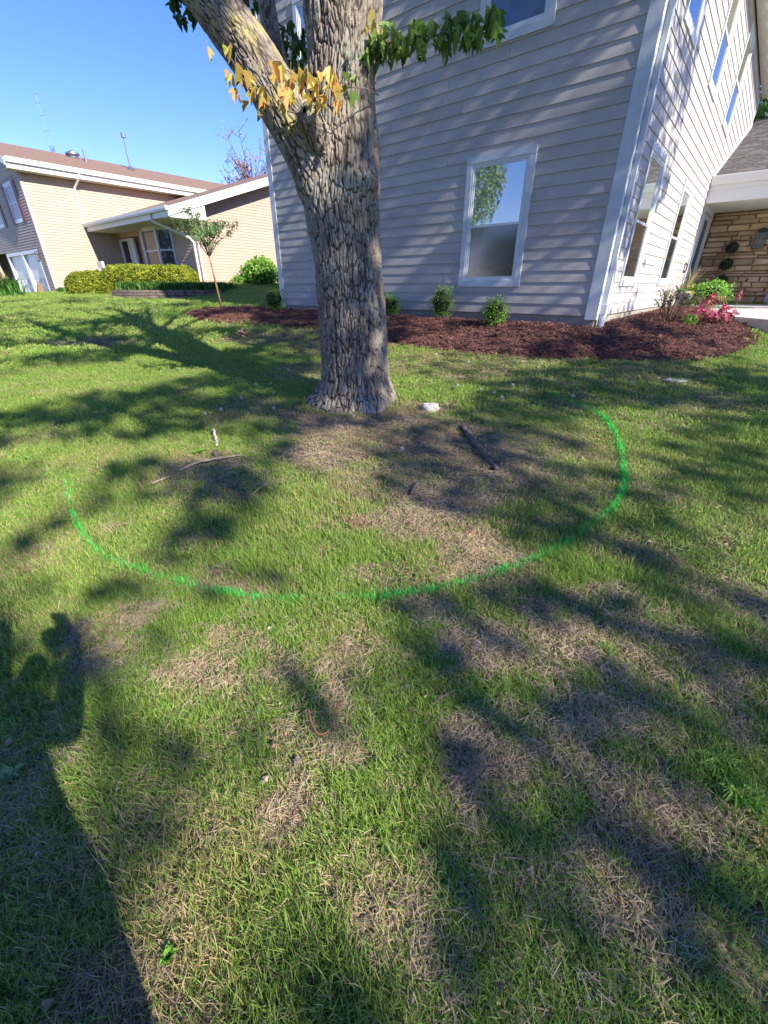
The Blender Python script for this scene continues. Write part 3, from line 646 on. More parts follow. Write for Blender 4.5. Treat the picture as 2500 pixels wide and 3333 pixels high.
# rake boards on the garage gable
for s in (0,1):
    a0,a1=(am,-.55) if s==0 else (am,10.9)
    MB().hexa([NP_(a,b,z) for b in(-.53,-.50) for a,z in((a0,zr-.3),(a1,ze-.3),(a1,ze-.02),(a0,zr-.02))]).build('rake_board',M['gutter'],nb)
mbg=MB(); mbg.add([NP_(.0,.0,NE),NP_(10.5,.0,NE),NP_(10.4,.0,ze),NP_(am,.0,zr-.1),NP_(0,0,ze)],[(0,1,2,3,4)]); mbg.build('gable_wall',M['beige'],nb)
for (a,b,c,e) in nwin:
    window(nb,V2,a,b,c,e,tw=.09,rail=.5,upper='glassdark',lower='glassdark',proud=.03,trimmat=M['vinyl'])
    for s0,s1 in ((a-.54,a-.02),(b+.02,b+.54)):
        sh=wbox(V2,s0,s1,.012,.04,c-.05,e+.05).build('shutter',M['shutter'],nb)
        lv=MB()
        for k in range(18): 
            z=c+.03+k*(e-c-.06)/18; wbox(V2,s0+.05,s1-.05,.04,.052,z,z+.05,lv)
        lv.build('louvres',M['shutter'],sh)
for (a,b,c,e) in gar[:2]:
    d=wbox(V2,a+.1,b-.1,-.14,-.10,c,e-.08).build('garage_door',M['vinyl'],nb)
    for r in range(2):
        for q in range(4):
            x0=a+.2+q*(b-a-.4)/4; z0=c+.1+r*.52
            fm=MB(); 
            for (x1,x2,z1,z2) in ((x0,x0+.5,z0,z0+.03),(x0,x0+.5,z0+.36,z0+.39),(x0,x0+.03,z0,z0+.39),(x0+.47,x0+.5,z0,z0+.39)): wbox(V2,x1,x2,-.10,-.09,z1,z2,fm)
            fm.build('panel_moulding',M['vinyl'],d)
tb=MB()
for s0,s1,z0,z1 in ((.86,1.05,1.0,3.3),(3.55,3.9,1.0,3.3),(6.55,6.75,1.0,3.3)): wbox(V2,s0,s1,-.16,.03,z0,z1,tb)
wbox(V2,1.05,6.55,-.16,.028,3.14,3.3,tb)
tb.build('door_trim',M['vinyl'],nb)
wbox(V2,6.9,9.7,-.8,-.7,1.0,3.35).build('dark_bay_panel',M['dark'],nb)
# carriage lamp on garage
lq=NP_(.62,-.16,3.0); ln=thing('carriage_lamp','small carriage lamp on the garage corner of the tan house','wall lamp',tuple(lq))
MB().lathe(tuple(lq),[(.03,-.28),(.09,-.22),(.10,.05),(.14,.07),(.03,.2)],8).build('lamp_body',M['galv'],ln); MB().tube([lq+ZV*.05+BV*.15,lq+ZV*.2+BV*.1,lq+ZV*.2],.02,6).build('lamp_arm',M['black'],ln)
# wing
rk=.323
gz4=lambda b: 4.36+rk*(b-2.68)
hz=lambda z: max(GB, 2.68+(z-4.30)/rk)
siding(nb,V3,lambda z:GA+.1,c0(-.02),1.60,4.22,.118,.021,[(-2.6,-.1,0,3.95),(-6.15,-3.15,2.2,4.12)],M['beige'],blen=30,seed=4)
siding(nb,V4,lambda z:max(GB+.1,2.45+(z-4.34)/rk),c0(12.5),1.72,7.2,.118,.021,[],M['beige'],blen=30,seed=5)
wallcore(nb,V4,lambda z:max(GB,2.38+(z-4.38)/rk),c0(12.5),1.2,7.6,[],M['beige'],n0=-.16,n1=-.001)
wallcore(nb,V3,c0(GA),c0(0),1.2,4.3,[(-2.6,-.1,0,3.95),(-6.15,-3.15,2.2,4.12)],M['beige'],n0=-.16,n1=-.001)
wbox(V3,GA-.02,GA+.1,.0,.02,1.6,4.2).build('corner_trim',M['pinktrim'],nb); wbox(V4,GB-.02,GB+.1,0,.02,1.7,4.2).build('corner_trim',M['pinktrim'],nb)
wbox(V4,GB,12.5,-.1,.01,1.3,1.72).build('foundation',M['concrete'],nb)
rw=MB(); EB=2.35
def wr(b): return 4.50+rk*(b-EB)
p=[(GA-.72,EB),(-.0,EB),(-.0,15),(GA-.72,15)]
# roof stops against the long wall
rw.hexa([NP_(a,b,wr(b)-.1) for a,b in p]+[NP_(a,b,wr(b)) for a,b in p]); rw.build('roof',M['roofbrown'],nb)
MB().hexa([NP_(a,b,wr(b)+o) for o in(-.32,-.0) for a,b in((GA-.76,EB-.05),(GA-.72,EB-.05),(GA-.72,13),(GA-.76,13))]).build('rake_board',M['gutter'],nb)
NBx(GA-.74,-.01,EB-.03,EB,4.16,4.42).build('fascia_board',M['gutter'],nb)
gm=MB(); NBx(GA-.82,-.01,EB-.15,EB-.032,4.36,4.50,gm); NBx(GA-.82,-.01,EB-.17,EB-.152,4.42,4.52,gm); gm.build('gutter',M['gutter'],nb)
NBx(GA-.70,-.01,EB+.002,GB-.02,4.17,4.20).build('soffit',M['cream'],nb)
NBx(GA-.70,GA-.02,EB+.002,GB+.25,4.14,4.168).build('eave_return',M['gutter'],nb)
MB().hexa([NP_(a,b,z) for a in(GA-.705,GA-.69) for b,z in((EB,4.15),(GB+.25,4.15),(GB+.25,4.78),(EB,4.3))]).build('eave_return_face',M['gutter'],nb)
# bay window and front door
bay=MB(); s0,s1=-6.1,-3.2
pts=[(-3.2,0),(-3.9,.42),(-5.4,.42),(-6.1,0)]
for z0,z1 in ((4.0,4.16),(2.2,2.36)):
    q=[V3(s,n,z0) for s,n in pts]+[V3(s,n,z1) for s,n in pts]; bay.hexa(q)
for s,n in pts: bay.box(V3(s,n,3.2),AV*.05,BV*.05,ZV*.85)
bw=bay.build('bay_window',M['vinyl'],nb)
for (sa,na),(sb,nb_) in zip(pts[:-1],pts[1:]):
    P=lambda t,z,o=0:V3(sa+(sb-sa)*t,na+(nb_-na)*t-.02-o,z)
    MB().add([P(.06,2.36),P(.94,2.36),P(.94,4.0),P(.06,4.0)],[(0,1,2,3)]).build('pane',M['glassdark'],bw)
    MB().hexa([P(.06,3.14,-.03),P(.94,3.14,-.03),P(.94,3.14,.03),P(.06,3.14,.03),P(.06,3.2,-.03),P(.94,3.2,-.03),P(.94,3.2,.03),P(.06,3.2,.03)]).build('sash_rail',M['vinyl'],bw)
df=MB()
for a,b,z0,z1 in ((-.3,-.15,1.5,3.9),(-1.25,-1.15,1.5,3.9),(-1.85,-1.75,1.5,3.9),(-1.75,-.3,3.8,3.9)): wbox(V3,a,b,-.1,.03,z0,z1,df)
dfo=df.build('door_frame',M['vinyl'],nb)
wbox(V3,-1.15,-.3,-.08,-.04,1.5,3.8).build('door',M['glassdark'],dfo); wbox(V3,-1.75,-1.25,-.08,-.04,1.5,3.8).build('side_light',M['vinyl'],dfo)
wbox(V3,-2.6,-.1,-.3,-.28,1.2,3.95).build('entry_wall',M['beige'],nb)
# downspouts of the tan house
d1=thing('long_downspout','white downspout with elbow on the upper sunlit wall of the tan house','downspout',tuple(NP_(0,2.3,4.5)))
d=MB(); d.tube([NP_(-.66,2.45,6.6),NP_(-.62,2.42,6.42),NP_(-.1,2.28,6.05),NP_(-.07,2.26,5.9),NP_(-.07,2.2,4.5)],.055,6); d.build('pipe',M['gutter'],d1)
d2=thing('wing_downspout','white downspout bending back under the lower eave of the tan house','downspout',tuple(NP_(GA,GB,1.7)))
d=MB(); d.tube([NP_(-7.5,EB-.09,4.36),NP_(-7.5,EB-.05,4.1),NP_(-8.15,GB-.25,3.55),NP_(-8.2,GB-.1,3.35),NP_(-8.2,GB-.1,1.65)],.055,6); d.build('pipe',M['gutter'],d2)
# roof furniture
rz2=lambda a: ze+(zr-ze)*(a+.55)/(am+.55)
def onroof(a,b): return NP_(a,b,rz2(a))
q=onroof(3.9,4.1); tag(MB().lathe(tuple(q),[(.22,-.05),(.24,.10),(.36,.12),(.34,.2),(.1,.3)],18).build('roof_vent',M['galv'],None,origin=q,smooth=False),'round silver dome vent near the ridge of the brown roof','roof vent')
q=onroof(3.3,4.5); tag(MB().tube([q-ZV*.1,q+ZV*.55],.06,10).build('vent_pipe',M['galv'],None,origin=q),'short grey vent pipe beside the dome vent on the brown roof','vent pipe')
q=onroof(3.2,6.9); fp=thing('flue_pipe','tall thin galvanised flue pipe standing on the brown roof','flue pipe',tuple(q))
MB().tube([q-ZV*.1,q+ZV*1.55],.055,10).build('pipe',M['galv'],fp); MB().lathe(tuple(q+ZV*1.5),[(.13,0),(.13,.2),(.02,.24)],12).build('cap',M['galv'],fp); MB().lathe(tuple(q-ZV*.05),[(.25,0),(.1,.2)],12).build('flashing',M['galv'],fp)
# small sign box by the tan house entry
q=NP_(-.9,2.2,2.62); sg=thing('sign_box','small white box on a post above the yew hedge','sign',tuple(q))
MB().box(q,AV*-.33,BV*.06,ZV*.16).build('box',M['vinyl'],sg); MB().tube([q-ZV*1.2,q-ZV*.16],.04,6).build('post',M['vinyl'],sg)
# ------------------------------------------------------------------ the big maple
def cell_edge(U,V,nu,seed,jit=.9):
    """worley edge distance on a grid that wraps after nu cells in U"""
    rg=np.random.default_rng(seed); T=rg.random((nu,512,2))
    i=np.floor(U).astype(int); j=np.floor(V).astype(int); F1=np.full(U.shape,9.);F2=F1.copy(); idn=np.zeros(U.shape)
    for di in(-1,0,1):
        for dj in(-1,0,1):
            a=(i+di)%nu; b=(j+dj)%512; px=i+di+.5+(T[a,b,0]-.5)*jit; py=j+dj+.5+(T[a,b,1]-.5)*jit
            d=np.hypot(U-px,V-py); m=d<F1; F2=np.where(m,F1,np.minimum(F2,d)); idn=np.where(m,T[a,b,0]*7.3%1,idn); F1=np.where(m,d,F1)
    return F2-F1,idn
def catmull(P,n):
    P=np.array(P,float); Q=np.vstack([2*P[0]-P[1],P,2*P[-1]-P[-2]]); seg=np.linalg.norm(np.diff(P[:,:3],axis=0),axis=1); cum=np.r_[0,np.cumsum(seg)]
    out=[]
    for s in np.linspace(0,cum[-1],n):
        k=min(np.searchsorted(cum,s,side='right')-1,len(seg)-1); t=(s-cum[k])/seg[k]; p0,p1,p2,p3=Q[k:k+4]
        out.append(.5*((2*p1)+(-p0+p2)*t+(2*p0-5*p1+4*p2-p3)*t*t+(-p0+3*p1-3*p2+p3)*t**3))
    return np.array(out),cum[-1]
def pnoise(U,V,nu,seed):
    rg=np.random.default_rng(seed); T=rg.random((nu,512)); i=np.floor(U).astype(int); j=np.floor(V).astype(int); u=U-i; v=V-j; u=u*u*(3-2*u); v=v*v*(3-2*v)
    g=lambda a,b:T[a%nu,b%512]
    return (g(i,j)*(1-u)+g(i+1,j)*u)*(1-v)+(g(i,j+1)*(1-u)+g(i+1,j+1)*u)*v
def barktube(name,P,nc,ds,amp,cw,ch,parent,origin,seed,flare=None,bumps=(),lichen=None,mater=None,cross=None):
    L=np.linalg.norm(np.diff(np.array(P)[:,:3],axis=0),axis=1).sum(); n=int(L/ds)+2
    Q,L=catmull(P,n); pos=Q[:,:3]; rad=Q[:,3]
    tan=np.gradient(pos,axis=0); tan/=np.linalg.norm(tan,axis=1)[:,None]
    ref=np.array([1.,0,0]); X=np.zeros_like(pos); x=ref-tan[0]*np.dot(ref,tan[0]); x/=np.linalg.norm(x)
    for k in range(n):
        x=x-tan[k]*np.dot(x,tan[k]); x/=np.linalg.norm(x); X[k]=x
    Y=np.cross(tan,X); th=np.linspace(0,2*np.pi,nc,endpoint=False)
    TH_,S=np.meshgrid(th,np.linspace(0,L,n)); Rm=rad[:,None]*np.ones((1,nc))
    r0=np.median(rad[:n//2]); nu=max(6,int(2*np.pi*r0/cw))
    ww=.35*(fbm(np.cos(TH_)*r0*9+5,S*5+np.sin(TH_)*r0*9,1,seed)-.5)
    w2=(fbm(np.cos(TH_)*3+S*.7,np.sin(TH_)*3+S*4,1,seed+3)-.5)
    U=TH_/(2*np.pi)*nu+w2*2.0+ww*1.6; V=S/ch+ww*1.5+w2*.8
    e1,i1=cell_edge(U,V,nu,seed)
    e2,i2=cell_edge(TH_/(2*np.pi)*(nu*2)+w2*2,S/(ch*.55)+w2,nu*2,seed+5)
    n1=pnoise(TH_/(2*np.pi)*nu*.9+ww*.6,S/(ch*1.5)+w2,int(nu*.9)+1,seed+1) if False else pnoise(TH_/(2*np.pi)*nu+w2*.8,S/(ch*1.7),nu,seed+1)
    n1=.72*n1+.28*pnoise(TH_/(2*np.pi)*nu*3,S/(ch*.5),nu*3,seed+2)
    rid=np.clip(np.abs(n1-.5)/.11,0,1)
    pl=np.clip(e1/.24,0,1)*.55+.45*rid; pl=np.minimum(pl,.15+.85*rid)*np.clip(.35+e1/.25,0,1); pl=pl*pl*(3-2*pl); p2=np.clip(e2/.3,0,1)
    fine=fbm(np.cos(TH_)*r0*60,S*60+np.sin(TH_)*r0*60,1,seed+9)
    h=amp*(-1+pl*(.85+.5*i1)+.22*p2+.28*(fine-.5)+.10*np.sin(0))
    low=.05*(fbm(np.cos(TH_)*2+3,np.sin(TH_)*2+S*1.3,1,seed+12)-.5)
    taper=np.clip(Rm/r0,.15,1)
    Rt=Rm*(1+low*2)+h*taper
    if flare is not None: Rt=Rt+flare(TH_,S)
    D=X[:,None,:]*np.cos(TH_)[...,None]+Y[:,None,:]*np.sin(TH_)[...,None]
    Pt=pos[:,None,:]+D*Rt[...,None]
    for (bx_,by_,bz_,br,ba) in bumps:
        d2=((Pt-np.array([bx_,by_,bz_]))**2).sum(-1)/br**2; Pt=Pt+D*(ba*np.exp(-d2))[...,None]
    crack=np.clip(1-(pl*.8+p2*.2),0,1)**1.3
    li=np.zeros_like(crack) if lichen is None else lichen(TH_,S,D)
    idx=np.arange(n*nc).reshape(n,nc); F=np.stack([idx[:-1],np.roll(idx[:-1],-1,1),np.roll(idx[1:],-1,1),idx[1:]],-1).reshape(-1,4)
    return npmesh(name,Pt.reshape(-1,3),F,mater or M['bark'],parent,origin,smooth=True,attrs={'crack':crack.ravel(),'lichen':li.ravel()})
TB=(-.35,5.1,.30)
maple=thing('maple_tree','big forked maple with furrowed grey bark in the middle of the lawn','tree',TB)
def flare(T,S):
    b=np.clip(1-(S-.22)/.58,0,1.2)**2.2
    lob=.45+.55*np.maximum(0,np.sin(T*2.5+.6))**1.2+.35*np.maximum(0,np.cos(T-3.6))**3
    return .20*b*lob
trunkP=[(-.35,5.1,.02,.42),(-.35,5.1,.25,.425),(-.34,5.1,.42,.41),(-.34,5.1,.69,.385),(-.35,5.1,1.19,.372),(-.37,5.1,1.55,.355),(-.38,5.1,1.81,.35),(-.40,5.1,2.05,.352),(-.415,5.1,2.24,.36),(-.41,5.1,2.43,.372),(-.395,5.1,2.61,.365),(-.39,5.1,2.78,.345),(-.39,5.1,2.94,.318),(-.385,5.1,3.1,.298),(-.37,5.1,3.25,.295),(-.355,5.1,3.39,.302),(-.345,5.1,3.67,.325),(-.33,5.1,4.2,.30),(-.2,5.2,5.5,.23),(.1,5.4,7.4,.13),(.3,5.5,9.3,.05)]
barktube('trunk',[p for p in trunkP if p[2]<4.3],400,.0072,.024,.038,.155,maple,TB,11,flare=flare,bumps=[(-.14,4.80,2.40,.12,.085),(-.02,4.92,2.18,.09,.04),(-.38,4.76,2.28,.10,.035),(-.62,4.85,2.2,.2,.03),(-.05,4.9,3.3,.12,.03),(-.3,4.75,1.0,.15,.015)])
barktube('branch',[p for p in trunkP if p[2]>4.1],60,.05,.012,.06,.17,maple,TB,12)
lich=lambda T,S,D: np.clip(1.4*(D[...,2]*.5-D[...,1]*.9+.1),0,1)*np.clip((S-.5)*1.5,0,1)
barktube('branch',[(-.36,5.1,1.75,.10),(-.46,5.08,2.15,.25),(-.56,5.05,2.42,.285),(-.67,5.02,2.63,.255),(-.83,5.0,2.87,.222),(-.99,5,3.09,.205),(-1.14,5,3.3,.197),(-1.30,5,3.49,.187),(-1.42,5,3.63,.18),(-1.60,5,3.85,.168),(-2.0,5.05,4.5,.14),(-2.5,5.2,5.6,.1),(-2.8,5.3,6.8,.05)],240,.0082,.014,.034,.13,maple,TB,21,lichen=lich)
barktube('branch',[(-.55,5.2,2.35,.1),(-.70,5.5,2.80,.105),(-.95,5.6,3.25,.095),(-1.05,5.62,3.57,.088),(-1.10,5.7,3.9,.08),(-1.2,5.9,4.8,.07),(-1.4,6.3,6.2,.035)],90,.02,.010,.045,.12,maple,TB,31)
barktube('branch_stub',[(-.50,5.0,2.50,.10),(-.56,4.85,2.66,.125),(-.62,4.68,2.78,.105),(-.65,4.60,2.83,.085),(-.655,4.59,2.835,.02)],110,.009,.010,.034,.10,maple,TB,41)
lb=MB(); r_=random.Random(3); P_=[(-.62,4.735,2.16),(-.60,4.722,2.08),(-.575,4.72,1.98),(-.555,4.725,1.88),(-.54,4.74,1.80)]
for (a_,b_),w0,w1 in zip(zip(P_[:-1],P_[1:]),(.006,.014,.018,.014),(.014,.018,.014,.006)):
    a_=Vector(a_);b_=Vector(b_); lb.hexa([a_+Vector((-w0,0,0)),a_+Vector((w0,0,0)),a_+Vector((w0,.02,0)),a_+Vector((-w0,.02,0)),b_+Vector((-w1,0,0)),b_+Vector((w1,0,0)),b_+Vector((w1,.02,0)),b_+Vector((-w1,.02,0))])
lb.build('loose_bark_strip',M['plainbark'],maple)
# high limbs out of the picture that carry the crown
rs=random.Random(4)
for k in range(9):
    a=k*.7+.3; z0=4.6+.45*k*.6; L=rs.uniform(2.2,3.6)
    P=[(-.3,5.15,z0),(-.3+L*.4*math.cos(a),5.15+L*.4*math.sin(a),z0+.9),(-.3+L*math.cos(a),5.15+L*math.sin(a),z0+2.2)]
    if P[2][2]<1.9+.43*P[2][1]: continue
    MB().tube(P,[.09,.06,.02],8).build('branch',M['plainbark'],maple,smooth=True)
# leaves --------------------------------------------------------------------
def leafmesh(name,mat_,s=1.0,droop=.4,fold=.35,seed=0):
    r=random.Random(seed)
    R_=[(0,0),(.10,.03),(.16,-.02),(.34,-.16),(.52,-.42),(.50,-.62),(.38,-.50),(.24,-.46),(.27,-.66),(.22,-.84),(.10,-.92),(0,-1.22)]
    mid=[(0,0),(0,-.25),(0,-.5),(0,-.75),(0,-1.0),(0,-1.22)]
    def P(x,z):
        y=-fold*abs(x)*.9-droop*(z*z)*.25+.02*math.sin(9*x+5*z)
        return (x*s*.74,y*s,z*s)
    mb=MB(); tri=[(0,1,1),(0,0,0)]
    jr=[(x*r.uniform(.9,1.1),z*r.uniform(.93,1.07)) for x,z in R_]
    for sg in (1,-1):
        V=[P(0,0),P(0,-.3),P(0,-.6),P(0,-1.0),P(0,-1.22)]+[P(sg*x,z) for x,z in jr[1:-1]]
      
        F=[(0,5,6,1),(1,6,7,),(1,7,8),(1,8,9),(1,9,10),(1,10,11,2),(2,11,12),(2,12,13,3),(3,13,14,4)]
        if sg<0: F=[f[::-1] for f in F]
        mb.add(V,F)
    b=len(mb.v); mb.add([(-.008*s,0,0),(.008*s,0,0),(.01*s,.12*s,.45*s),(-.0*s,.12*s,.45*s)],[(0,1,2,3)])
    me=bpy.data.meshes.new(name); me.from_pydata(mb.v,[],mb.f); me.materials.append(mat_); me.polygons.foreach_set('use_smooth',[True]*len(me.polygons)); me.update()
    return me
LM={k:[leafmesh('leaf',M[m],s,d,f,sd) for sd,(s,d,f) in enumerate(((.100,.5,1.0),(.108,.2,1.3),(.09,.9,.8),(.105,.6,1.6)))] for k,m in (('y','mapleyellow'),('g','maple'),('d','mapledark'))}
nleaf=0
def leaf(kind,x,y,z,sc=1,tilt=.35,parent=None):
    global nleaf
    parent=parent or maple
    ob=bpy.data.objects.new('leaf',rs.choice(LM[kind])); COL.objects.link(ob); ob.parent=parent
    ob.location=Vector((x,y,z))-wloc(parent); s=sc*rs.uniform(.6,1.15); ob.scale=(s,s,s)
    ob.rotation_euler=(rs.gauss(0,tilt),rs.gauss(0,tilt*.7),rs.uniform(-1.1,1.1) if rs.random()<.75 else rs.uniform(0,6.28)); nleaf+=1
YL=[(-1.3,3.11),(-1.21,3.16),(-1.11,3.11),(-1.22,3.03),(-1.11,3.03),(-1.14,2.97),(-1.04,2.92),(-1.14,2.89),(-1.05,2.97),(-0.92,2.92),(-0.81,2.9),(-0.78,2.83),(-0.84,3.03),(-0.78,3.04),(-0.72,3.03),(-0.65,3.02),(-0.57,3.01),(-0.5,3.01),(-0.4,3.0),(-0.38,2.97),(-0.75,2.95),(-0.74,2.9),(-0.71,2.86),(-0.59,2.97),(-0.51,2.95),(-0.55,2.92),(-0.54,2.87),(-0.47,2.88),(-0.4,2.94),(-0.38,2.89),(-0.35,2.85),(-0.64,2.99),(-0.9,2.87),(-0.98,2.9),(-0.95,2.84),(-1.06,2.83)]
for x,z in YL:
    leaf('y',x,4.4+rs.uniform(-.12,.08),z,1.12,.22); 
    for _q in range(rs.random()<.75): leaf('y',x+rs.uniform(-.05,.05),4.46+rs.uniform(0,.15),z+rs.uniform(-.05,.02),.8,.35)
for x,z in [(-.33,3.0),(-.21,2.99),(-.29,2.94),(-.25,2.9)]: leaf('g',x,4.42,z,.9,.5)
for x,z in [(-.04,3.30),(-.13,3.33),(-.08,3.36),(-.1,3.4)]: leaf('y',x,4.6,z,.7,.4)
tw=MB()
tw.tube([(-.62,4.86,2.80),(-.72,4.6,2.82),(-.86,4.48,2.92),(-.92,4.42,3.03)],[.012,.009,.006,.004],6)
tw.tube([(-.72,4.6,2.82),(-.95,4.5,2.84),(-1.1,4.45,2.98),(-1.2,4.42,3.14)],[.009,.007,.005,.003],6)
tw.tube([(-.62,4.86,2.80),(-.5,4.6,2.90),(-.42,4.45,3.0)],[.010,.007,.004],6)
tw.tube([(-.05,4.9,3.02),(-.15,4.6,2.97),(-.27,4.45,2.93),(-.33,4.42,2.87)],[.006,.005,.004,.002],6)
tw.tube([(-.55,4.9,2.86),(-.66,4.5,2.99),(-.75,4.42,3.02)],[.008,.006,.003],6)
tw.build('twig',M['stick'],maple,smooth=True)
RB=[(-.12,4.98,3.30),(.0,4.92,3.345),(.2,4.9,3.37),(.45,4.9,3.385),(.72,4.92,3.42),(.95,4.95,3.47)]
tw=MB(); tw.tube(RB,[.016,.013,.010,.008,.006,.003],6)
for t in range(6):
    k=rs.randrange(1,5); p=RB[k]; tw.tube([p,(p[0]+rs.uniform(-.08,.12),p[1]+rs.uniform(-.12,.12),p[2]+rs.uniform(.03,.09))],[.005,.003],5)
tw.build('twig',M['stick'],maple,smooth=True)
for k in range(125):
    t=rs.random()**.9; f=t*5; i=min(4,int(f)); u=f-i; p=[RB[i][c]*(1-u)+RB[i+1][c]*u for c in range(3)]
    if t<.05: continue
    up=rs.uniform(-.06,.10) if t>.3 else rs.uniform(-.03,.07)
    leaf('g',p[0]+rs.uniform(-.06,.06),p[1]+rs.uniform(-.14,.14),p[2]+up,1.1,.3)
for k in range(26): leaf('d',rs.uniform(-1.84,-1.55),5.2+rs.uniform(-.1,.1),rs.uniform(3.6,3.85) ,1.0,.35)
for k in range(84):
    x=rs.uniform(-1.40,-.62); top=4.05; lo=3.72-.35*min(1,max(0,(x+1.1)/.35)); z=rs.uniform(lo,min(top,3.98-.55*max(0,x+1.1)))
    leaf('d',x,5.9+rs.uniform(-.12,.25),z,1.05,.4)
tw=MB(); tw.tube([(-1.5,5.5,4.1),(-1.2,5.9,3.95),(-.85,5.95,3.72),(-.68,5.9,3.6)],[.012,.01,.007,.004],6); tw.tube([(-1.4,5.1,3.95),(-1.6,5.15,3.86),(-1.78,5.2,3.84)],[.01,.007,.004],6); tw.build('twig',M['stick'],maple,smooth=True)
print('leaves',nleaf)
# ------------------------------------------------------------------ unseen canopies, leaves placed to cast a hand-drawn shade map
BL=[(-0.97,1.17,0.17,0.43,1),(-0.74,0.62,0.1,0.32,1),(-0.51,0.39,0.1,0.12,0.7),(-0.68,1.17,0.16,0.36,.45),(-.55,1.6,.3,.2,.5),(-0.28,1.27,0.22,0.29,0.9),(-0.43,0.81,0.14,0.18,0.8),(-0.2,0.74,0.22,0.23,0.7),(-0.04,0.56,0.11,0.14,0.8),(-0.3,0.51,0.16,0.13,0.4),(-2.73,2.85,0.3,0.83,1),(-1.76,2.38,0.38,0.5,0.9),(-2.04,3.03,0.23,0.36,-0.35),(-1.27,2.47,0.19,0.66,-0.2),(-0.78,1.97,0.25,0.23,-.5),(-0.54,2.5,0.32,0.67,1),(-0.28,1.82,0.28,0.15,0.8),(-0.56,3.73,0.26,0.33,0.8),(0.23,2.31,0.15,0.18,0.9),(0.47,2.06,0.19,0.22,0.8),(2.38,4.0,0.48,0.61,0.6),(0.57,5.12,0.39,0.5,0.8),(0.17,7.83,1.22,0.37,0.7),(2.17,6.37,0.36,0.22,0.6),(0.49,1.28,0.16,0.12,0.8),(0.33,0.87,0.1,0.12,0.8),(0.69,0.92,0.08,0.12,0.4),(1.07,0.61,0.09,0.12,0.9),(1.56,1.82,0.15,0.15,0.3),(1.97,2.1,0.19,0.22,0.35),(-3.93,6.79,0.82,0.62,1),(-2.53,5.8,0.32,0.6,0.9),(-5.02,5.88,0.41,0.69,0.8),(-2.31,3.73,1.18,0.31,0.9),(-3.3,3.63,0.36,0.32,0.8),(-4.43,10.92,1.44,0.61,0.7),(-4.27,8.52,3.24,1.04,-.7),(-3.47,4.49,1.04,0.46,-.6),(2.18,5.41,0.83,0.51,-0.5),(0.96,2.9,0.55,0.6,-0.5),(1.24,2.27,0.34,0.47,-0.6),(0.16,1.52,0.29,0.18,-0.2),(0.83,1.51,0.44,0.3,-0.4),(1.07,1.13,0.28,0.32,-0.6),(0.49,0.55,0.33,0.22,-0.5),(-1.47,1.18,0.18,0.73,-1),(-0.97,0.57,0.17,0.4,-1),(-2.1,1.58,0.15,0.25,-.8),(-1.78, 1.88, 0.22, 0.16, 1.2),(-1.34, 1.42, 0.08, 0.22, 1.0),(-2.16, 2.24, 0.18, 0.3, 0.6),(-2.47, 9.64, 1.04, 6.42, -0.8),(-1.15, 4.19, 0.39, 0.84, -0.4),(2.57, 3.23, 0.44, 1.1, -0.2),(1.82, 2.53, 0.46, 0.36, -0.3),(-1.75,5.6,.75,1.5,-.5),(-2.3,8,.7,1.0,-.6),(3.0,4.5,1.3,1.3,-.2),(1.2,1.2,.7,.7,-.15),(-2.2,6.6,1.1,1.1,-.5),(3.6,5.2,1.8,.9,-.3),(-4.6,9.4,1.6,.7,-.3),(0.21,0.41,0.18,0.13,0.1),(0.72,0.37,0.17,0.12,-0.5),(-3.6,8.3,.9,1.1,2.2),(-1.3,6.35,.28,.3,1),(-1.25,1.75,.2,.2,1),(-3.0,7.0,.5,.6,1.3)]
def shade(x,y):
    n=fbm(x,y,.9,40,4)
    s=.58+1.6*(n-.5)-.14*np.clip(4-y,0,1)
    far=np.clip((y-8.5)/2.5,0,1)
    wl=np.clip((x+4.8)/1.2,0,1)
    s=s*(1-far)+far*(.34+.36*wl+(1.5-.5*wl)*(fbm(x*1.3,y*.8,.7,44,4)-.5))
    for cx,cy,rx,ry,v in BL:
        d=((x-cx)/(rx*1.05))**2+((y-cy)/(ry*1.05))**2
        s=s-v*1.0*np.exp(-d**1.5)
    s=np.where((x>3.2)&(y>9),s*np.clip(1-(y-9)/3.5,0,1)*.9,s)
    s=s*np.clip(1-(x-5)/3,0,1)
    s=s+.35*(fbm(x,y,2.6,140,2)-.5)*np.clip((9-y)/3,0,1)
    return np.clip((s-.18)*1.5,0,np.where(y<4.5,.70,.88))
CROWNS=[((9.2,-8.9,8.6),(6.8,6.8,4.6),'A'),((9.9,-.4,9.7),(4.4,4.4,4.2),'B'),((-.6,5.6,8.6),(4.6,4.6,3.4),'M')]
sv=np.array([KS[0],KS[1],1.0])
def leafquads(P,size,rg,mesh_name,matr,parent,origin,kind=None,up=0.0,asp=.6):
    n=len(P); A_=rg.normal(size=(n,3)); A_/=np.linalg.norm(A_,axis=1)[:,None]; B_=rg.normal(size=(n,3)); B_[:,2]+=up; B_=np.cross(A_,B_); B_/=np.linalg.norm(B_,axis=1)[:,None]
    s=(size*rg.uniform(.6,1.3,n))[:,None]
    V=np.stack([P-A_*s,P-B_*s*asp,P+A_*s,P+B_*s*asp],1).reshape(-1,3)
    return npmesh(mesh_name,V,np.arange(4*n).reshape(n,4),matr,parent,origin,kind=kind)
cell=.12; cxs=np.arange(-15,8,cell); cys=np.arange(-1.5,21,cell); GXs,GYs=np.meshgrid(cxs,cys); gxf=GXs.ravel();gyf=GYs.ravel()
S_=shade(gxf,gyf); lai=-np.log(1-S_); la=.0105; cnt=RNG.poisson(lai*cell*cell/la)
px=np.repeat(gxf,cnt)+RNG.uniform(0,cell,cnt.sum()); py=np.repeat(gyf,cnt)+RNG.uniform(0,cell,cnt.sum()); pz=ground(px,py)
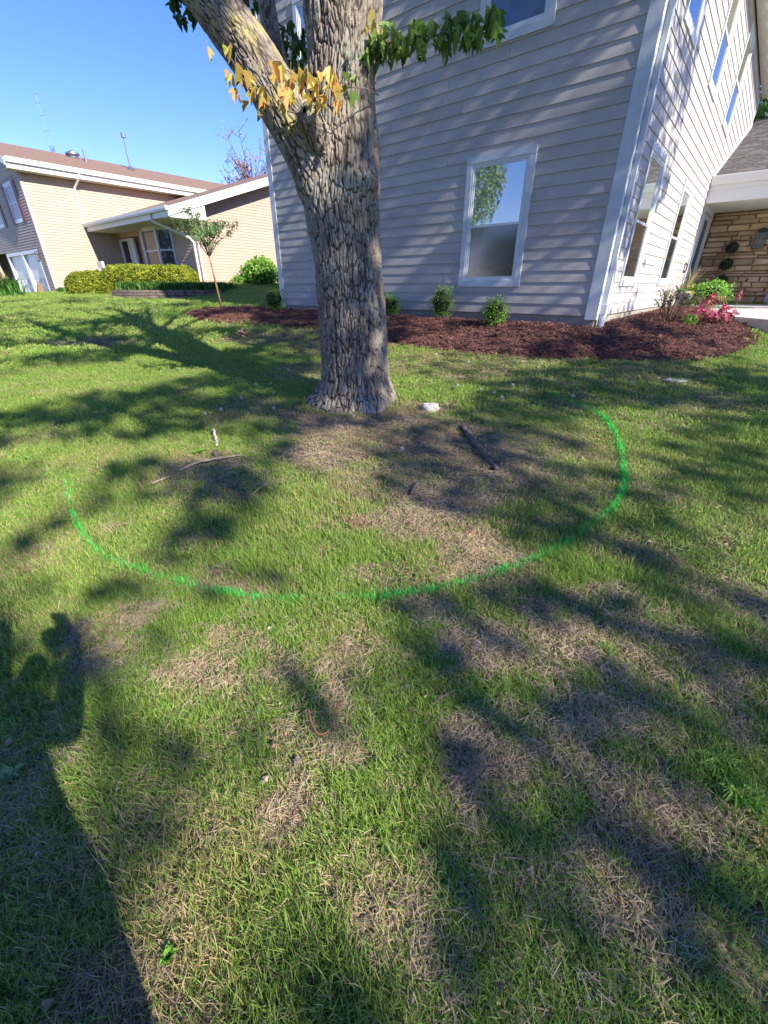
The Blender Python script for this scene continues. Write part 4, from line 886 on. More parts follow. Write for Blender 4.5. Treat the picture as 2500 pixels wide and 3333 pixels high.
O=np.stack([px,py,pz],-1); res={'A':[], 'B':[], 'M':[]}; done=np.zeros(len(O),bool)
order=RNG.random(len(O))
for c,r_,kk in CROWNS:
    c=np.array(c); r_=np.array(r_); oc=(O-c)/r_; dd=sv/r_; a=(dd*dd).sum(); b=2*(oc*dd).sum(1); cc=(oc*oc).sum(1)-1; disc=b*b-4*a*cc
    ok=(disc>0)&~done; sq=np.sqrt(np.maximum(disc,0)); t0=(-b-sq)/(2*a); t1=(-b+sq)/(2*a); t=t0+(t1-t0)*RNG.random(len(O))
    Pp=O+t[:,None]*sv
    if kk=='M': ok&=(Pp[:,2]>2.1+.44*Pp[:,1])&(Pp[:,2]>4.6)
    else: ok&=Pp[:,2]>1.0
    res[kk]=Pp[ok]; done|=ok
print('canopy',{k:len(v) for k,v in res.items()},'missed',(~done).sum())
leafquads(res['M'],.105,RNG,'crown',M['crown'],maple,TB,kind='stuff')
def shadetree(base,c,r_,pts,label):
    o=thing('shade_tree',label,'tree',base)
    MB().tube([base,(base[0]+.1,base[1],base[2]+2.5),(c[0]+.6,c[1]-.6,c[2]*.55),(c[0]+2.5,c[1]-2.2,c[2]*.8)],[.38,.3,.18,.04],12).build('trunk',M['plainbark'],o,smooth=True)
    q=random.Random(int(base[0]*7))
    for k in range(9):
        a=-.8+q.uniform(-1.1,1.1); z=3.2+k*.25; L=r_[0]*q.uniform(.4,.8)
        MB().tube([(c[0]+.3,c[1]-.3,z),(c[0]+L*.5*math.cos(a),c[1]+L*.5*math.sin(a),z+.8),(c[0]+L*math.cos(a),c[1]+L*math.sin(a),z+1.5)],[.09,.05,.012],6).build('branch',M['plainbark'],o,smooth=True)
    leafquads(pts,.105,RNG,'crown',M['crown'],o,base,kind='stuff'); return o
shadetree((9.2,-8.9,-.3),CROWNS[0][0],CROWNS[0][1],res['A'],'broad leafy shade tree standing on the lawn behind the photographer')
shadetree((9.9,-.4,.3),CROWNS[1][0],CROWNS[1][1],res['B'],'tall leafy shade tree at the right side of the lawn near the house')
# tree across the lawn that shows in the window panes
rr=np.random.default_rng(3); P=rr.normal(size=(14000,3)); P/=np.linalg.norm(P,axis=1)[:,None]; P*=rr.uniform(.5,1,(14000,1))**.5; cl=fbm(P[:,0]*2+5,P[:,1]*2+P[:,2]*3,1.2,3); P=P[cl>.47]
P=P*np.array([3.4,3.4,4.2])+np.array([-14.5,5.3,6.6])
o=thing('lawn_tree','loose spring tree on the far left lawn that is mirrored in the windows','tree',(-14.5,5.3,0))
MB().tube([(-14.5,5.3,0),(-14.5,5.3,4),(-14.3,5.3,9)],[.2,.14,.03],10).build('trunk',M['plainbark'],o,smooth=True)
for k in range(16):
    a=k*2.4; z=3.5+k*.35; MB().tube([(-14.5,5.3,z),(-14.5+2*math.cos(a),5.3+2*math.sin(a),z+1.2),(-14.5+3.4*math.cos(a),5.3+3.4*math.sin(a),z+2.6)],[.07,.04,.01],6).build('branch',M['plainbark'],o,smooth=True)
leafquads(P,.11,rr,'crown',M['young'],o,(-14.5,5.3,0),kind='stuff')

# woods added behind the photographer, only for reflections in the panes
rr=np.random.default_rng(9); n=9000; t=rr.random(n); X_=-75+70*t; Y_=-25-28*t+rr.normal(0,2,n); hh=8+5*fbm(X_*.2,Y_*.2,1,5); 
P=np.stack([X_+rr.normal(0,1,n),Y_,rr.random(n)**.8*hh],-1); leafquads(P,.6,rr,'reflection_woods',M['crown'],None,(0,0,0),kind='stuff')
# ------------------------------------------------------------------ shrubs and plants
def cloud(n,rad,rg,noise=.25,shell=.35,flat=0,o=0):
    P=rg.normal(size=(n,3)); P/=np.linalg.norm(P,axis=1)[:,None]
    if flat: P[:,2]=np.abs(P[:,2])
    k=1+noise*2*(fbm(P[:,0]*2.2+o,P[:,1]*2.2+P[:,2]*2.7,1.3,o+50)-.5)
    P*= (rg.uniform(1-shell,1,n)*k)[:,None]
    return P*np.array(rad)
def bush(name,label,cat,pos,rad,n,leafs,m,group=None,core=.72,noise=.3,asp=.6,stems=4,seed=1,zc=None):
    rg=np.random.default_rng(seed); o=thing(name,label,cat,pos,group)
    c=np.array(pos)+np.array([0,0,zc if zc is not None else rad[2]*.85])
    P=cloud(n,rad,rg,noise,.4,o=seed)+c; P=P[P[:,2]>pos[2]+.01]
    leafquads(P,leafs,rg,'foliage',m,o,pos,asp=asp)
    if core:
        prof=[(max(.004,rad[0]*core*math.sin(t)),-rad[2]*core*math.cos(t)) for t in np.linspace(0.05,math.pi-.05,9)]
        MB().lathe(tuple(c),prof,14).build('shade_core',M['core'],o,smooth=True)  # dark solid, painted shade within the leaves
    sb=MB(); r=random.Random(seed)
    for k in range(stems): 
        a=r.uniform(0,6.28); sb.tube([(pos[0],pos[1],pos[2]-.05),(c[0]+rad[0]*.6*math.cos(a),c[1]+rad[1]*.6*math.sin(a),c[2])],[.012,.005],5)
    if stems: sb.build('stems',M['twigred'],o)
    return o
def at(x,y,dz=0): return (x,y,gs(x,y)+dz)
def atb(x,y,dz=0): return (x,y,bz(x,y)+dz)
gB='young boxwoods in the mulch bed'
for i,((x,y),rd,lab,sd_) in enumerate([((-2.85,12.1),(.33,.33,.30),'small round boxwood in the mulch at the left corner of the greige house',1),((.12,10.3),(.27,.27,.26),'boxwood half hidden behind the right edge of the big maple trunk',2),((1.17,9.45),(.27,.25,.36),'tallest boxwood with upright shoots in the mulch left of the downstairs window',3),((1.98,8.25),(.25,.25,.27),'round boxwood in the mulch directly below the downstairs window',4)]):
    bush('boxwood_shrub',lab,'shrub',atb(x,y),rd,1500,.017,M['box'],gB,noise=.45,seed=sd_,core=.62)
# sparse azalea
def stemshrub(name,label,cat,pos,h,spread,ns,leafm,leafn,ls,seed,stemm,asp=.45,top=.55):
    r=random.Random(seed); rg=np.random.default_rng(seed); o=thing(name,label,cat,pos); sb=MB(); tips=[]
    for k in range(ns):
        a=r.uniform(0,6.28); s=spread*r.uniform(.3,1); hh=h*r.uniform(.7,1)
        p0=Vector(pos)+Vector((.05*math.cos(a),.05*math.sin(a),-.03)); p1=p0+Vector((s*.45*math.cos(a),s*.45*math.sin(a),hh*.5)); p2=p0+Vector((s*math.cos(a),s*math.sin(a),hh))
        sb.tube([p0,p1,p2],[.009,.006,.003],5); tips.append((p1,p2))
        for q in range(2):
            b=a+r.uniform(-.9,.9); p3=p1+Vector((s*.4*math.cos(b),s*.4*math.sin(b),hh*.42)); sb.tube([p1,p3],[.004,.002],4); tips.append((p1,p3))
    sb.build('stems',stemm,o,smooth=True)
    P=[]
    for k in range(leafn):
        p1,p2=r.choice(tips); t=r.uniform(top,1.05); q=p1.lerp(p2,t); P.append((q.x+r.gauss(0,.025),q.y+r.gauss(0,.025),q.z+r.gauss(0,.02)))
    leafquads(np.array(P),ls,rg,'foliage',leafm,o,pos,asp=asp,up=1.5); return o
stemshrub('azalea_shrub','sparse twiggy azalea with small leaves in the mulch near the corner','shrub',atb(5.26,8.46),.60,.36,17,M['azalea'],700,.022,5,M['twigred'])
bush('weed_tuft','low bright green tuft at the foot of the twiggy azalea','plant',atb(5.62,8.40),(.13,.13,.10),220,.022,M['lime'],core=0,stems=0,seed=6)
# heuchera: rosettes of lobed red leaves
def heuchera(pos):
    o=thing('heuchera_plant','red and purple heuchera spreading over the mulch beside the walk','plant',pos); r=random.Random(8); mb=MB(); st=MB()
    for (ox,oy,oz,n,sp) in ((-.22,-.05,0,34,.24),(.12,-.1,-.02,38,.26),(.30,.10,.0,26,.2),(.1,.25,.18,26,.24)):
        for k in range(n):
            a=r.uniform(0,6.28); d=sp*r.random()**.6; x=pos[0]+ox+d*math.cos(a); y=pos[1]+oy+d*math.sin(a); z=pos[2]+.10+oz+.16*(1-d/sp)+r.uniform(-.03,.1)
            R0=r.uniform(.035,.062); nrm=Vector((.9*math.cos(a)*d/sp+r.gauss(0,.25),.9*math.sin(a)*d/sp+r.gauss(0,.25)-.25,1)).normalized(); u=nrm.orthogonal().normalized(); v=nrm.cross(u)
            c_=Vector((x,y,z)); pts=[c_-nrm*.012]
            for q in range(12):
                t=q*math.pi/6+r.uniform(-.1,.1); rr_=R0*(1 if q%2 else .72); pts.append(c_+(u*math.cos(t)+v*math.sin(t))*rr_+nrm*(.012 if q%2 else -.004))
            mb.add(pts,[(0,1+q,1+(q+1)%12) for q in range(12)])
            if k%3==0: st.tube([(pos[0]+ox*.6,pos[1]+oy*.6,pos[2]-.02),c_],.003,4)
    mb.build('foliage',M['heuch'],o); st.build('stems',M['redstalk'],o)
heuchera(atb(6.22,8.72))
# bare twig shrub behind, light spirea, flower pot
def PW(a,b,dz=0):
    p=HP(a,b,0); return atb(p[0],p[1],dz)
bush('spirea_shrub','lime green mounded spirea beside the flower pot near the porch','shrub',PW(-1.15,6.55),(.48,.48,.34),1700,.03,M['lime'],seed=11,noise=.3,core=.6,stems=14,zc=.42)
stemshrub('bare_twig_shrub','nearly leafless twiggy shrub in front of the lime spirea','shrub',PW(-1.25,5.5),.42,.32,14,M['azalea'],60,.014,12,M['twigred'])
pt=PW(-.62,6.45); pt=(pt[0],pt[1],pt[2]+.02)
pot=thing('flower_pot','pale round pot planted with pink and yellow flowers beside the sunlit wall','flower pot',pt)
MB().lathe(pt,[(.15,0),(.19,.12),(.235,.30),(.255,.31),(.255,.345),(.225,.345),(.215,.31)],24).build('pot',M['pot'],pot)
ft=(pt[0],pt[1],pt[2]+.34)
fl_=thing('potted_flowers','pink petunias, yellow pansies and straw coloured grass spilling from the pale pot','flowers',ft)
rg=np.random.default_rng(2)
leafquads(cloud(330,(.30,.30,.14),rg,.3,.6)+np.array(ft)+np.array([0,0,.06]),.03,rg,'foliage',M['lime'],fl_,ft)
def blooms(c,rad,n,r0,m,seed):
    r=random.Random(seed); mb=MB()
    for k in range(n):
        p=Vector(c)+Vector((r.gauss(0,rad),r.gauss(0,rad),r.gauss(0,rad*.6))); nr=Vector((r.gauss(-.3,.5),r.gauss(-.8,.5),.5)).normalized(); u=nr.orthogonal().normalized(); v=nr.cross(u)
        mb.add([p]+[p+(u*math.cos(t)+v*math.sin(t))*r0*(1 if i%2 else .75)+nr*.01 for i,t in enumerate(np.linspace(0,2*math.pi,10,endpoint=False))],[(0,1+i,1+(i+1)%10) for i in range(10)])
    return mb.build('blossom',m,fl_)
bx0=Vector(ft)
blooms(bx0+Vector((.22,-.08,.05)),.07,16,.035,M['pink'],1); blooms(bx0+Vector((-.12,-.02,.14)),.05,6,.028,M['pink'],2); blooms(bx0+Vector((-.02,-.22,.0)),.045,7,.035,M['yellow'],3); blooms(bx0+Vector((.05,-.16,.1)),.03,3,.025,M['yellow'],4)
gr=MB(); r=random.Random(3)
for k in range(26):
    a=r.uniform(0,6.28); L=r.uniform(.3,.6); s=r.uniform(.1,.35); p=bx0+Vector((.02,0,0)); q=p+Vector((s*.4*math.cos(a),s*.4*math.sin(a),L*.6)); e=p+Vector((s*math.cos(a)*1.1,s*math.sin(a)*1.1,L)); 
    if k%6==0: e=p+Vector((s*1.5*math.cos(a),s*1.5*math.sin(a),L*.3))
    gr.tube([p,q,e],[.006,.005,.002],4)
gr.build('grass_blades',M['straw'],fl_)
# pink garden flower
pf=PW(-1.75,7.4); mb=MB(); c_=Vector(pf)+Vector((0,0,.33))
o=thing('pink_flower','single pink flower spike standing by the porch edge','flower',pf)
MB().tube([pf,c_],.006,5).build('stem',M['stem'],o)
for k in range(9): mb.lathe((c_.x+.03*math.cos(k*2.4),c_.y+.03*math.sin(k*2.4),c_.z-.1+k*.025),[(.004,0),(.026,.02),(.02,.05),(.003,.07)],6)
mb.build('petals',M['heuch'],o)
# topiaries on the porch
def topiary(a,b,label,h0,gap,rb,potr):
    p=HP(a,b,1.077); p=tuple(p); o=thing('ball_topiary',label,'topiary',(p[0],p[1],p[2]+.22))
    pp_=thing('ceramic_pot','blue and white patterned pot under the %s'%('three ball topiary' if a>-1.5 else 'topiary at the right edge'),'flower pot',p)
    MB().lathe(p,[(potr*.72,0),(potr,.10),(potr,.22),(potr*.95,.28),(potr*1.05,.29),(potr*1.05,.31),(potr*.85,.31)],20).build('pot',M['bluewhite'],pp_,smooth=True)
    MB().tube([Vector(p)+Vector((0,0,.2)),Vector(p)+Vector((.01,0,h0+2*gap))],.014,6).build('stem',M['twigred'],o)
    for k in range(3):
        c=np.array(p)+np.array([0,0,h0+k*gap]); rg=np.random.default_rng(20+k); rr_=rb*(1-.06*k)
        f=leafquads(cloud(900,(rr_,rr_,rr_*.95),rg,.12,.35)+c,.022,rg,'leaf_ball',M['topiary'],o,(p[0],p[1],p[2]+.22))
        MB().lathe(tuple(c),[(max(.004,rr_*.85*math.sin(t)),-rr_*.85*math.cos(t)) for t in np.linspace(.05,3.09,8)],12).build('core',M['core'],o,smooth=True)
topiary(-1.0,BS-.33,'three ball dark green topiary against the tan stone wall',.66,.46,.20,.15)
topiary(-2.42,BS-.33,'dark topiary cut off by the right edge of the picture','' or .62,.46,.20,.17)
# ------------------------------------------------------------------ neighbour's yard
def hedge(label,c0,c1,w,h,n,seed,zb):
    rg=np.random.default_rng(seed); c0=np.array(c0);c1=np.array(c1); mid=(c0+c1)/2; o=thing('yew_hedge',label,'hedge',(mid[0],mid[1],zb))
    d=c1-c0; L=np.linalg.norm(d); d=d/L; q=np.array([-d[1],d[0]])
    t=rg.uniform(-.5,.5,n); ang=rg.uniform(0,math.pi,n); e=4.0
    k=(np.abs(np.cos(ang))**e+np.abs(np.sin(ang))**e)**(-1/e)
    endf=np.clip(1-np.abs(2*t)**7,0,1)**.5
    bump=1+.13*(fbm(t*L*1.3+seed,ang*1.5,1,seed)-.5)*2+.06*(fbm(t*L*4,ang*5,1,seed+1)-.5)*2
    rr_=k*bump*rg.uniform(.86,1.02,n)*(.35+.65*endf)
    x=np.cos(ang)*rr_*w/2; z=np.sin(ang)*rr_*h
    P=np.stack([mid[0]+d[0]*t*L+q[0]*x,mid[1]+d[1]*t*L+q[1]*x,zb+z],-1)
    leafquads(P,.05,rg,'foliage',M['yew'],o,(mid[0],mid[1],zb),asp=.45,up=1)
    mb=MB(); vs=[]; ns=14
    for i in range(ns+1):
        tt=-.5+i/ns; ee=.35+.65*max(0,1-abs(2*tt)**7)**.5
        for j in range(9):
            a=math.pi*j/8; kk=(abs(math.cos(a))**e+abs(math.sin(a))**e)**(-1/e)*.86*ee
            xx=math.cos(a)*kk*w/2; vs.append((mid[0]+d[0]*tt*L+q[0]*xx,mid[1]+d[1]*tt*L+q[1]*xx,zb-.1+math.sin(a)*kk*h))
    mb.add(vs,[(i*9+j,i*9+j+1,(i+1)*9+j+1,(i+1)*9+j) for i in range(ns) for j in range(8)]); mb.build('hedge_shade_core',M['core'],o)  # dark shell, painted shade within the hedge
hedge('rounded yellow green yew hump at the left end, beside the tan house corner',(-15.0,23.1),(-12.3,22.5),1.9,.92,16000,1,1.28)
hedge('long yellow green yew hedge in front of the tan house windows',(-13.2,22.9),(-8.7,21.6),2.1,1.15,28000,2,1.28)
# strap leaved bed and retaining wall
RW=[(-12.1,21.35),(-10.9,20.55),(-9.6,19.95),(-8.6,19.75),(-7.8,20.0),(-7.35,20.6)]
RW=[(-11.9,20.6),(-10.8,20.05),(-9.6,19.7),(-8.5,19.75),(-7.6,20.1),(-7.0,20.7)]
rwt=thing('retaining_wall','low curved brown block retaining wall holding the planting bed across the lawn','retaining wall',(RW[2][0],RW[2][1],1.1))
Q=np.array([(x,y,0,0) for x,y in RW]); S5,L5=catmull(Q,200)
r=random.Random(6)
for row in range(4):
    s=r.uniform(0,.2); 
    while s<L5-.3:
        wd=r.uniform(.32,.42); i0=int(s/L5*199); i1=min(199,int((s+wd)/L5*199)); p=S5[i0];q=S5[i1]; d=Vector((q[0]-p[0],q[1]-p[1],0)); 
        if d.length<.05: break
        d.normalize(); nn=Vector((d.y,-d.x,0)); c_=Vector(((p[0]+q[0])/2,(p[1]+q[1])/2,1.04+.105*row+.05))
        MB().box(c_,d*(wd/2-.012),nn*(.12+r.uniform(-.012,.012)),Vector((0,0,.045))).build('block',M['block'],rwt)
        s+=wd
soil=MB(); soil.add([(x,y,1.40) for x,y in RW]+[(-8.3,21.7,1.5),(-12.6,22.3,1.42)],[tuple(range(8))]); soil.build('bed_soil',M['mulch'],rwt)
def straps(label,P,n,h,m,seed,name='strap_leaf_plants',cat='plants',zoff=0,wd=.012,kind=None,group=None):
    r=random.Random(seed); V=[];F=[]; c0=np.mean(np.array(P),0)
    base=(float(c0[0]),float(c0[1]),float(c0[2]))
    for k in range(n):
        i=r.randrange(len(P)); p=P[i]; x=p[0]+r.gauss(0,.12); y=p[1]+r.gauss(0,.12); z=p[2]+zoff; a=r.uniform(0,6.28); L=h*r.uniform(.6,1.15); s=L*r.uniform(.2,.8)
        dx,dy=math.cos(a),math.sin(a); qx,qy=-dy*wd,dx*wd; b=len(V)
        V+=[(x-qx,y-qy,z),(x+qx,y+qy,z),(x+dx*s*.35-qx,y+dy*s*.35-qy,z+L*.6),(x+dx*s*.35+qx,y+dy*s*.35+qy,z+L*.6),(x+dx*s,y+dy*s,z+L*.8),(x+dx*s,y+dy*s,z+L*.8)]
        F+=[(b,b+1,b+3,b+2),(b+2,b+3,b+5,b+4)]
    ob=npmesh(name,V,F,m,None,base); return tag(ob,label,cat,group,kind)
pts=[]
for i in range(300):
    k=r.randrange(10,190); t=r.uniform(.15,1.3); p=S5[k]; pts.append((p[0]+(-9.9-p[0])*.0+.2*t,p[1]+.25+t,1.42))
straps('dense green strap leaved plants filling the bed behind the block retaining wall',pts,5200,.42,M['strap'],3,wd=.016)
bush('hydrangea_shrub','bright green rounded bush between the tan house and the greige house','shrub',(-6.15,23.9,1.55),(.9,.9,.72),3600,.065,M['lime'],seed=31,noise=.25,core=.75)
bush('low_green_plant','small loose green plant left of the bright round bush','plant',(-7.2,23.5,1.55),(.35,.35,.3),420,.05,M['lime'],seed=32,noise=.5,core=.3)
# far left border
pts=[(-19.5+.13*i+random.uniform(-.4,.4),20.8+.05*i+random.uniform(-.4,.4),1.0) for i in range(18)]
pts=[(x,y,gs(x,y)) for x,y,_ in pts]
straps('tangle of brown and green grassy plants at the far left edge of the lawn',[p for p in pts],1500,1.25,M['straw'],5,name='border_grasses',wd=.012)
straps('upright blue green iris leaves in the far left border',[(x+.6,y+.2,z) for x,y,z in pts],800,1.0,M['strap'],6,name='iris_clump',wd=.022)
bush('border_shrub','reddish green border shrub at the far left edge under the garage','shrub',at(-18.9,21.6),(1.2,1.0,.7),1500,.06,M['azalea'],seed=33,noise=.5,core=.6)
pts=[(-16.6+.28*i,24.3-.05*i,1.32) for i in range(16)]
straps('low weedy green fringe along the foot of the tan house wall',pts,1500,.3,M['strap'],7,name='foundation_weeds',wd=.016)
q=(-17.6,24.2,gs(-17.6,24.2)); tag(MB().lathe(q,[(.22,0),(.2,.1),(.12,.35),(.03,.55)],8).build('orange_cone_flower_mound',M['dryleaf'],None,origin=q),'orange brown pointed clump in front of the garage','plant')
# young staked tree
yt=(-4.61,13.17,bz(-4.61,13.17)); r=random.Random(12)
o=thing('young_tree','young slender tree with pale trunk and airy crown in the mulch left of the house','tree',yt)
zb=yt[2]; MB().tube([yt,(-4.66,13.17,zb+.6),(-4.72,13.17,zb+1.28)],[.032,.026,.022],8).build('trunk',mat('tan_trunk',(.42,.25,.13),.8,(.3,.18,.1),30),o,smooth=True)
tips=[]; bm_=MB(); hub=Vector((-4.72,13.17,zb+1.25))
for k in range(13):
    a=k*2.4; s=r.uniform(.3,.95); p1=hub+Vector((s*.35*math.cos(a),s*.35*math.sin(a),.35)); p2=hub+Vector((s*math.cos(a),s*.9*math.sin(a),r.uniform(.45,1.12)*(1.2-.5*s)))
    bm_.tube([hub,p1,p2],[.013,.009,.003],5); tips+=[(p1,p2),(hub.lerp(p1,.7),p1)]
    for q in range(4):
        t=r.uniform(.2,.9); b=p1.lerp(p2,t); e=b+Vector((r.gauss(0,.16),r.gauss(0,.16),r.uniform(.02,.25))); bm_.tube([b,e],[.005,.002],4); tips.append((b,e)); tips.append((b,e))
bm_.build('branches',M['twigred'],o)
P=[]; 
for k in range(3600):
    p1,p2=r.choice(tips[2:]); q=p1.lerp(p2,r.uniform(.3,1.05)); P.append((q.x+r.gauss(0,.045),q.y+r.gauss(0,.045),q.z+r.gauss(0,.045)))
leafquads(np.array(P),.036,np.random.default_rng(4),'foliage',M['young'],o,yt,asp=.33)
# distant trees, antenna
def fartree(name,label,base,h,rad,n,ls,m,seed,tw_=60,thin=False):
    r=random.Random(seed); rg=np.random.default_rng(seed); o=thing(name,label,'tree',base); b=Vector(base); hub=b+Vector((0,0,h*.35)); tips=[]
    MB().tube([b,hub,b+Vector((0,0,h*.85))],[h*.02,h*.014,h*.003],8).build('trunk',M['plainbark'],o)
    bm2=MB()
    for k in range(tw_):
        st=b+Vector((0,0,h*r.uniform(.3,.75))); a=r.uniform(0,6.28); el=r.uniform(.5,1.2); L=rad*r.uniform(.6,1.15); p2=st+Vector((math.cos(a)*math.cos(el),math.sin(a)*math.cos(el),math.sin(el)))*L
        p1=st.lerp(p2,.5)+Vector((0,0,-.1*L)); bm2.tube([st,p1,p2],[h*.005,h*.003,h*.001],4); tips.append((p1,p2))
        for q in range(5):
            s=p1.lerp(p2,r.uniform(0,.9)); e=s+Vector((r.gauss(0,.22),r.gauss(0,.22),r.uniform(.1,.4)))*L*.6; bm2.tube([s,e],[h*.0018,h*.0008],3); tips.append((s,e))
    bm2.build('branches',M['twigred'] if thin else M['plainbark'],o)
    P=[]
    for k in range(n):
        p1,p2=r.choice(tips); q=p1.lerp(p2,r.uniform(.2,1.05)); sg=.05 if thin else .35; P.append((q.x+r.gauss(0,sg),q.y+r.gauss(0,sg),q.z+r.gauss(0,sg)))
    leafquads(np.array(P),ls,rg,'crown' ,m,o,base); return o
fartree('budding_tree','bare reddish budding tree against the sky behind the tan house roof',(-11.3,45,1.5),10.8,3.4,3600,.07,M['budred'],3,80,True)
fartree('leafy_tree','green leafy tree beyond the porch roof at the right edge',(27.5,38,1.2),13.2,5.5,9000,.16,M['maple'],5,70)
fartree('side_yard_tree','second green tree further back beyond the porch roof',(35,46,1.2),12,6,7000,.2,M['mapledark'],6,60)
an=(-32.0,52.0,1.5); o=thing('antenna_mast','thin lattice radio mast rising behind the tan house roof','antenna',an)
mb=MB()
for k in range(3):
    a=k*2.094; mb.tube([(an[0]+.25*math.cos(a),an[1]+.25*math.sin(a),1.5),(an[0]+.16*math.cos(a),an[1]+.16*math.sin(a),13.4)],.03,4)
for i in range(24):
    z=1.5+i*.5; 
    for k in range(3): a=k*2.094;b=a+2.094; mb.tube([(an[0]+.2*math.cos(a),an[1]+.2*math.sin(a),z),(an[0]+.2*math.cos(b),an[1]+.2*math.sin(b),z+.5)],.016,3)
mb.build('lattice_tower',M['galv'],o); MB().tube([(an[0],an[1],13.3),(an[0]-.1,an[1],17.3)],.022,5).build('pole',M['galv'],o)
mb=MB()
for z in (13.5,14.6,15.7,16.6,17.2): mb.tube([(an[0]-.25,an[1],z),(an[0]+.2,an[1],z+.05)],.02,4)
mb.build('aerial_elements',M['galv'],o)
# ------------------------------------------------------------------ things lying on the lawn
def blob(name,label,cat,pos,rad,m,seed,rot=0,flat=1):
    r=np.random.default_rng(seed); nu,nv=22,12; V=[]
    for j in range(nv+1):
        ph=math.pi*j/nv
        for i in range(nu):
            t=2*math.pi*i/nu; d=np.array([math.sin(ph)*math.cos(t),math.sin(ph)*math.sin(t),math.cos(ph)])
            k=1+.35*(float(fbm(np.array([d[0]*1.6+seed]),np.array([d[1]*1.6+d[2]*2]),1.1,seed)[0])-.5)*2; k=k*(1-.12*(abs(d[0])>.7))
            p=d*k*np.array(rad); p[2]=min(p[2],rad[2]*.72+.05*rad[2]*math.sin(t*3)); V.append((pos[0]+p[0]*math.cos(rot)-p[1]*math.sin(rot),pos[1]+p[0]*math.sin(rot)+p[1]*math.cos(rot),pos[2]+p[2]+rad[2]*.35))
    F=[(j*nu+i,j*nu+(i+1)%nu,(j+1)*nu+(i+1)%nu,(j+1)*nu+i) for j in range(nv) for i in range(nu)]
    return tag(npmesh(name,V,F,m,None,pos),label,cat)
def stick(name,label,cat,pts,rads,m,lift=.012,twigs=()):
    P=[(x,y,gs(x,y)+lift+dz) for x,y,dz in pts]
    n=24; Q,L=catmull([(*p,rr_) for p,rr_ in zip(P,rads)],n); r=random.Random(int(P[0][0]*100)); mb=MB()
    mb.tube([(q[0]+r.gauss(0,q[3]*.25),q[1]+r.gauss(0,q[3]*.25),q[2]+r.gauss(0,q[3]*.15)) for q in Q],[max(.0008,q[3]*r.uniform(.8,1.15)) for q in Q],8)
    for t in twigs: mb.tube([(x,y,gs(x,y)+lift+dz) for x,y,dz in t],[rads[0]*.5]*(len(t)-1)+[rads[0]*.2],6)
    return tag(mb.build(name,m,None,origin=P[0],smooth=True),label,cat)
blob('white_rock','pale flat topped rock on the grass just right of the maple trunk','rock',(.53,4.75,gs(.53,4.75)),(.115,.08,.07),M['rock'],4,.15)
g_=(3.73,5.49,gs(3.73,5.49)); blob('flat_stone','flat pale greenish stone set in the lawn near the mulch bed','stone',g_,(.15,.13,.03),M['rock'],7)
stick('fallen_branch','thick grey barky stick lying in the bare soil right of the maple','branch',[(.80,4.13,0),(.83,3.75,.01),(.88,3.42,0),(.91,3.14,0)],[.022,.026,.024,.018],M['stick'],.025)
stick('pale_branch','long pale crooked stick on the grass left of the bare patch','branch',[(-1.709,3.228,0),(-1.604,3.363,.01),(-1.465,3.430,.015),(-1.277,3.515,.01)],[.008,.011,.012,.006],M['palestick'],.03,twigs=[[(-1.465,3.430,.01),(-1.311,3.393,.0),(-1.257,3.418,0)]])
stick('small_pale_stick','short pale stick in the grass left of the pale crooked stick','stick',[(-1.840,3.010,0),(-1.778,3.053,.01),(-1.737,3.130,0)],[.006,.007,.004],M['palestick'],.03)
stick('thin_stick','thin straight pale stick below the long crooked stick','stick',[(-0.982,2.777,0),(-0.942,2.851,.012),(-0.900,2.943,.01)],[.004,.005,.003],M['palestick'],.04)
stick('forked_twig','small dark forked twig in the foreground grass','twig',[(0.189,1.083,0),(0.234,1.112,.01),(0.290,1.148,.0)],[.003,.0035,.002],M['stick'],.035,twigs=[[(0.261,1.132,.01),(0.273,1.105,.01)]])
bk_=(-1.524,3.579); zz=gs(*bk_)
blob('bark_chunk','dark broken bark piece with white lichen standing in the grass at left','bark',(bk_[0],bk_[1],zz),(.03,.04,.05),M['stick'],9,.3)
stick('lichen_stick','short stubby stick covered in white lichen leaning on the dark bark','stick',[(-1.578,3.760,.0),(-1.668,3.972,.03),(-1.731,4.125,.05)],[.014,.013,.010],M['rock'],.02)
stick('grey_wood_chip','grey splinter of bark in the dark soil below the maple','bark',[(0.201,2.775,0),(0.234,2.858,.015),(0.253,2.931,.01)],[.010,.016,.006],M['stick'],.02)
gR='dried red flower stalks lying in the grass'
for i,(p,lab) in enumerate([([(-0.251,2.562,.08),(-0.211,2.443,.06),(-0.117,2.269,.02)],'long arching red stalk in the middle of the ring'),([(-0.286,2.435,.05),(-0.238,2.378,.03),(-0.162,2.271,.01)],'shorter red stalk left of the long arching one'),([(0.547,2.148,.09),(0.523,2.080,.06),(0.527,1.922,.01)],'curled orange stalk standing inside the ring at right'),([(-0.290,1.053,.03),(-0.277,1.012,.02),(-0.242,0.966,.01),(-0.204,0.969,.02)],'bent orange stalk in the sunny foreground'),([(-0.176,1.066,.05),(-0.186,1.028,.03),(-0.190,1.001,.01)],'upright orange stalk tip in the sunny foreground')]):
    o=stick('red_stalk',lab,'stalk',p,[.0035]*len(p),M['redstalk'],.03); o['group']=gR
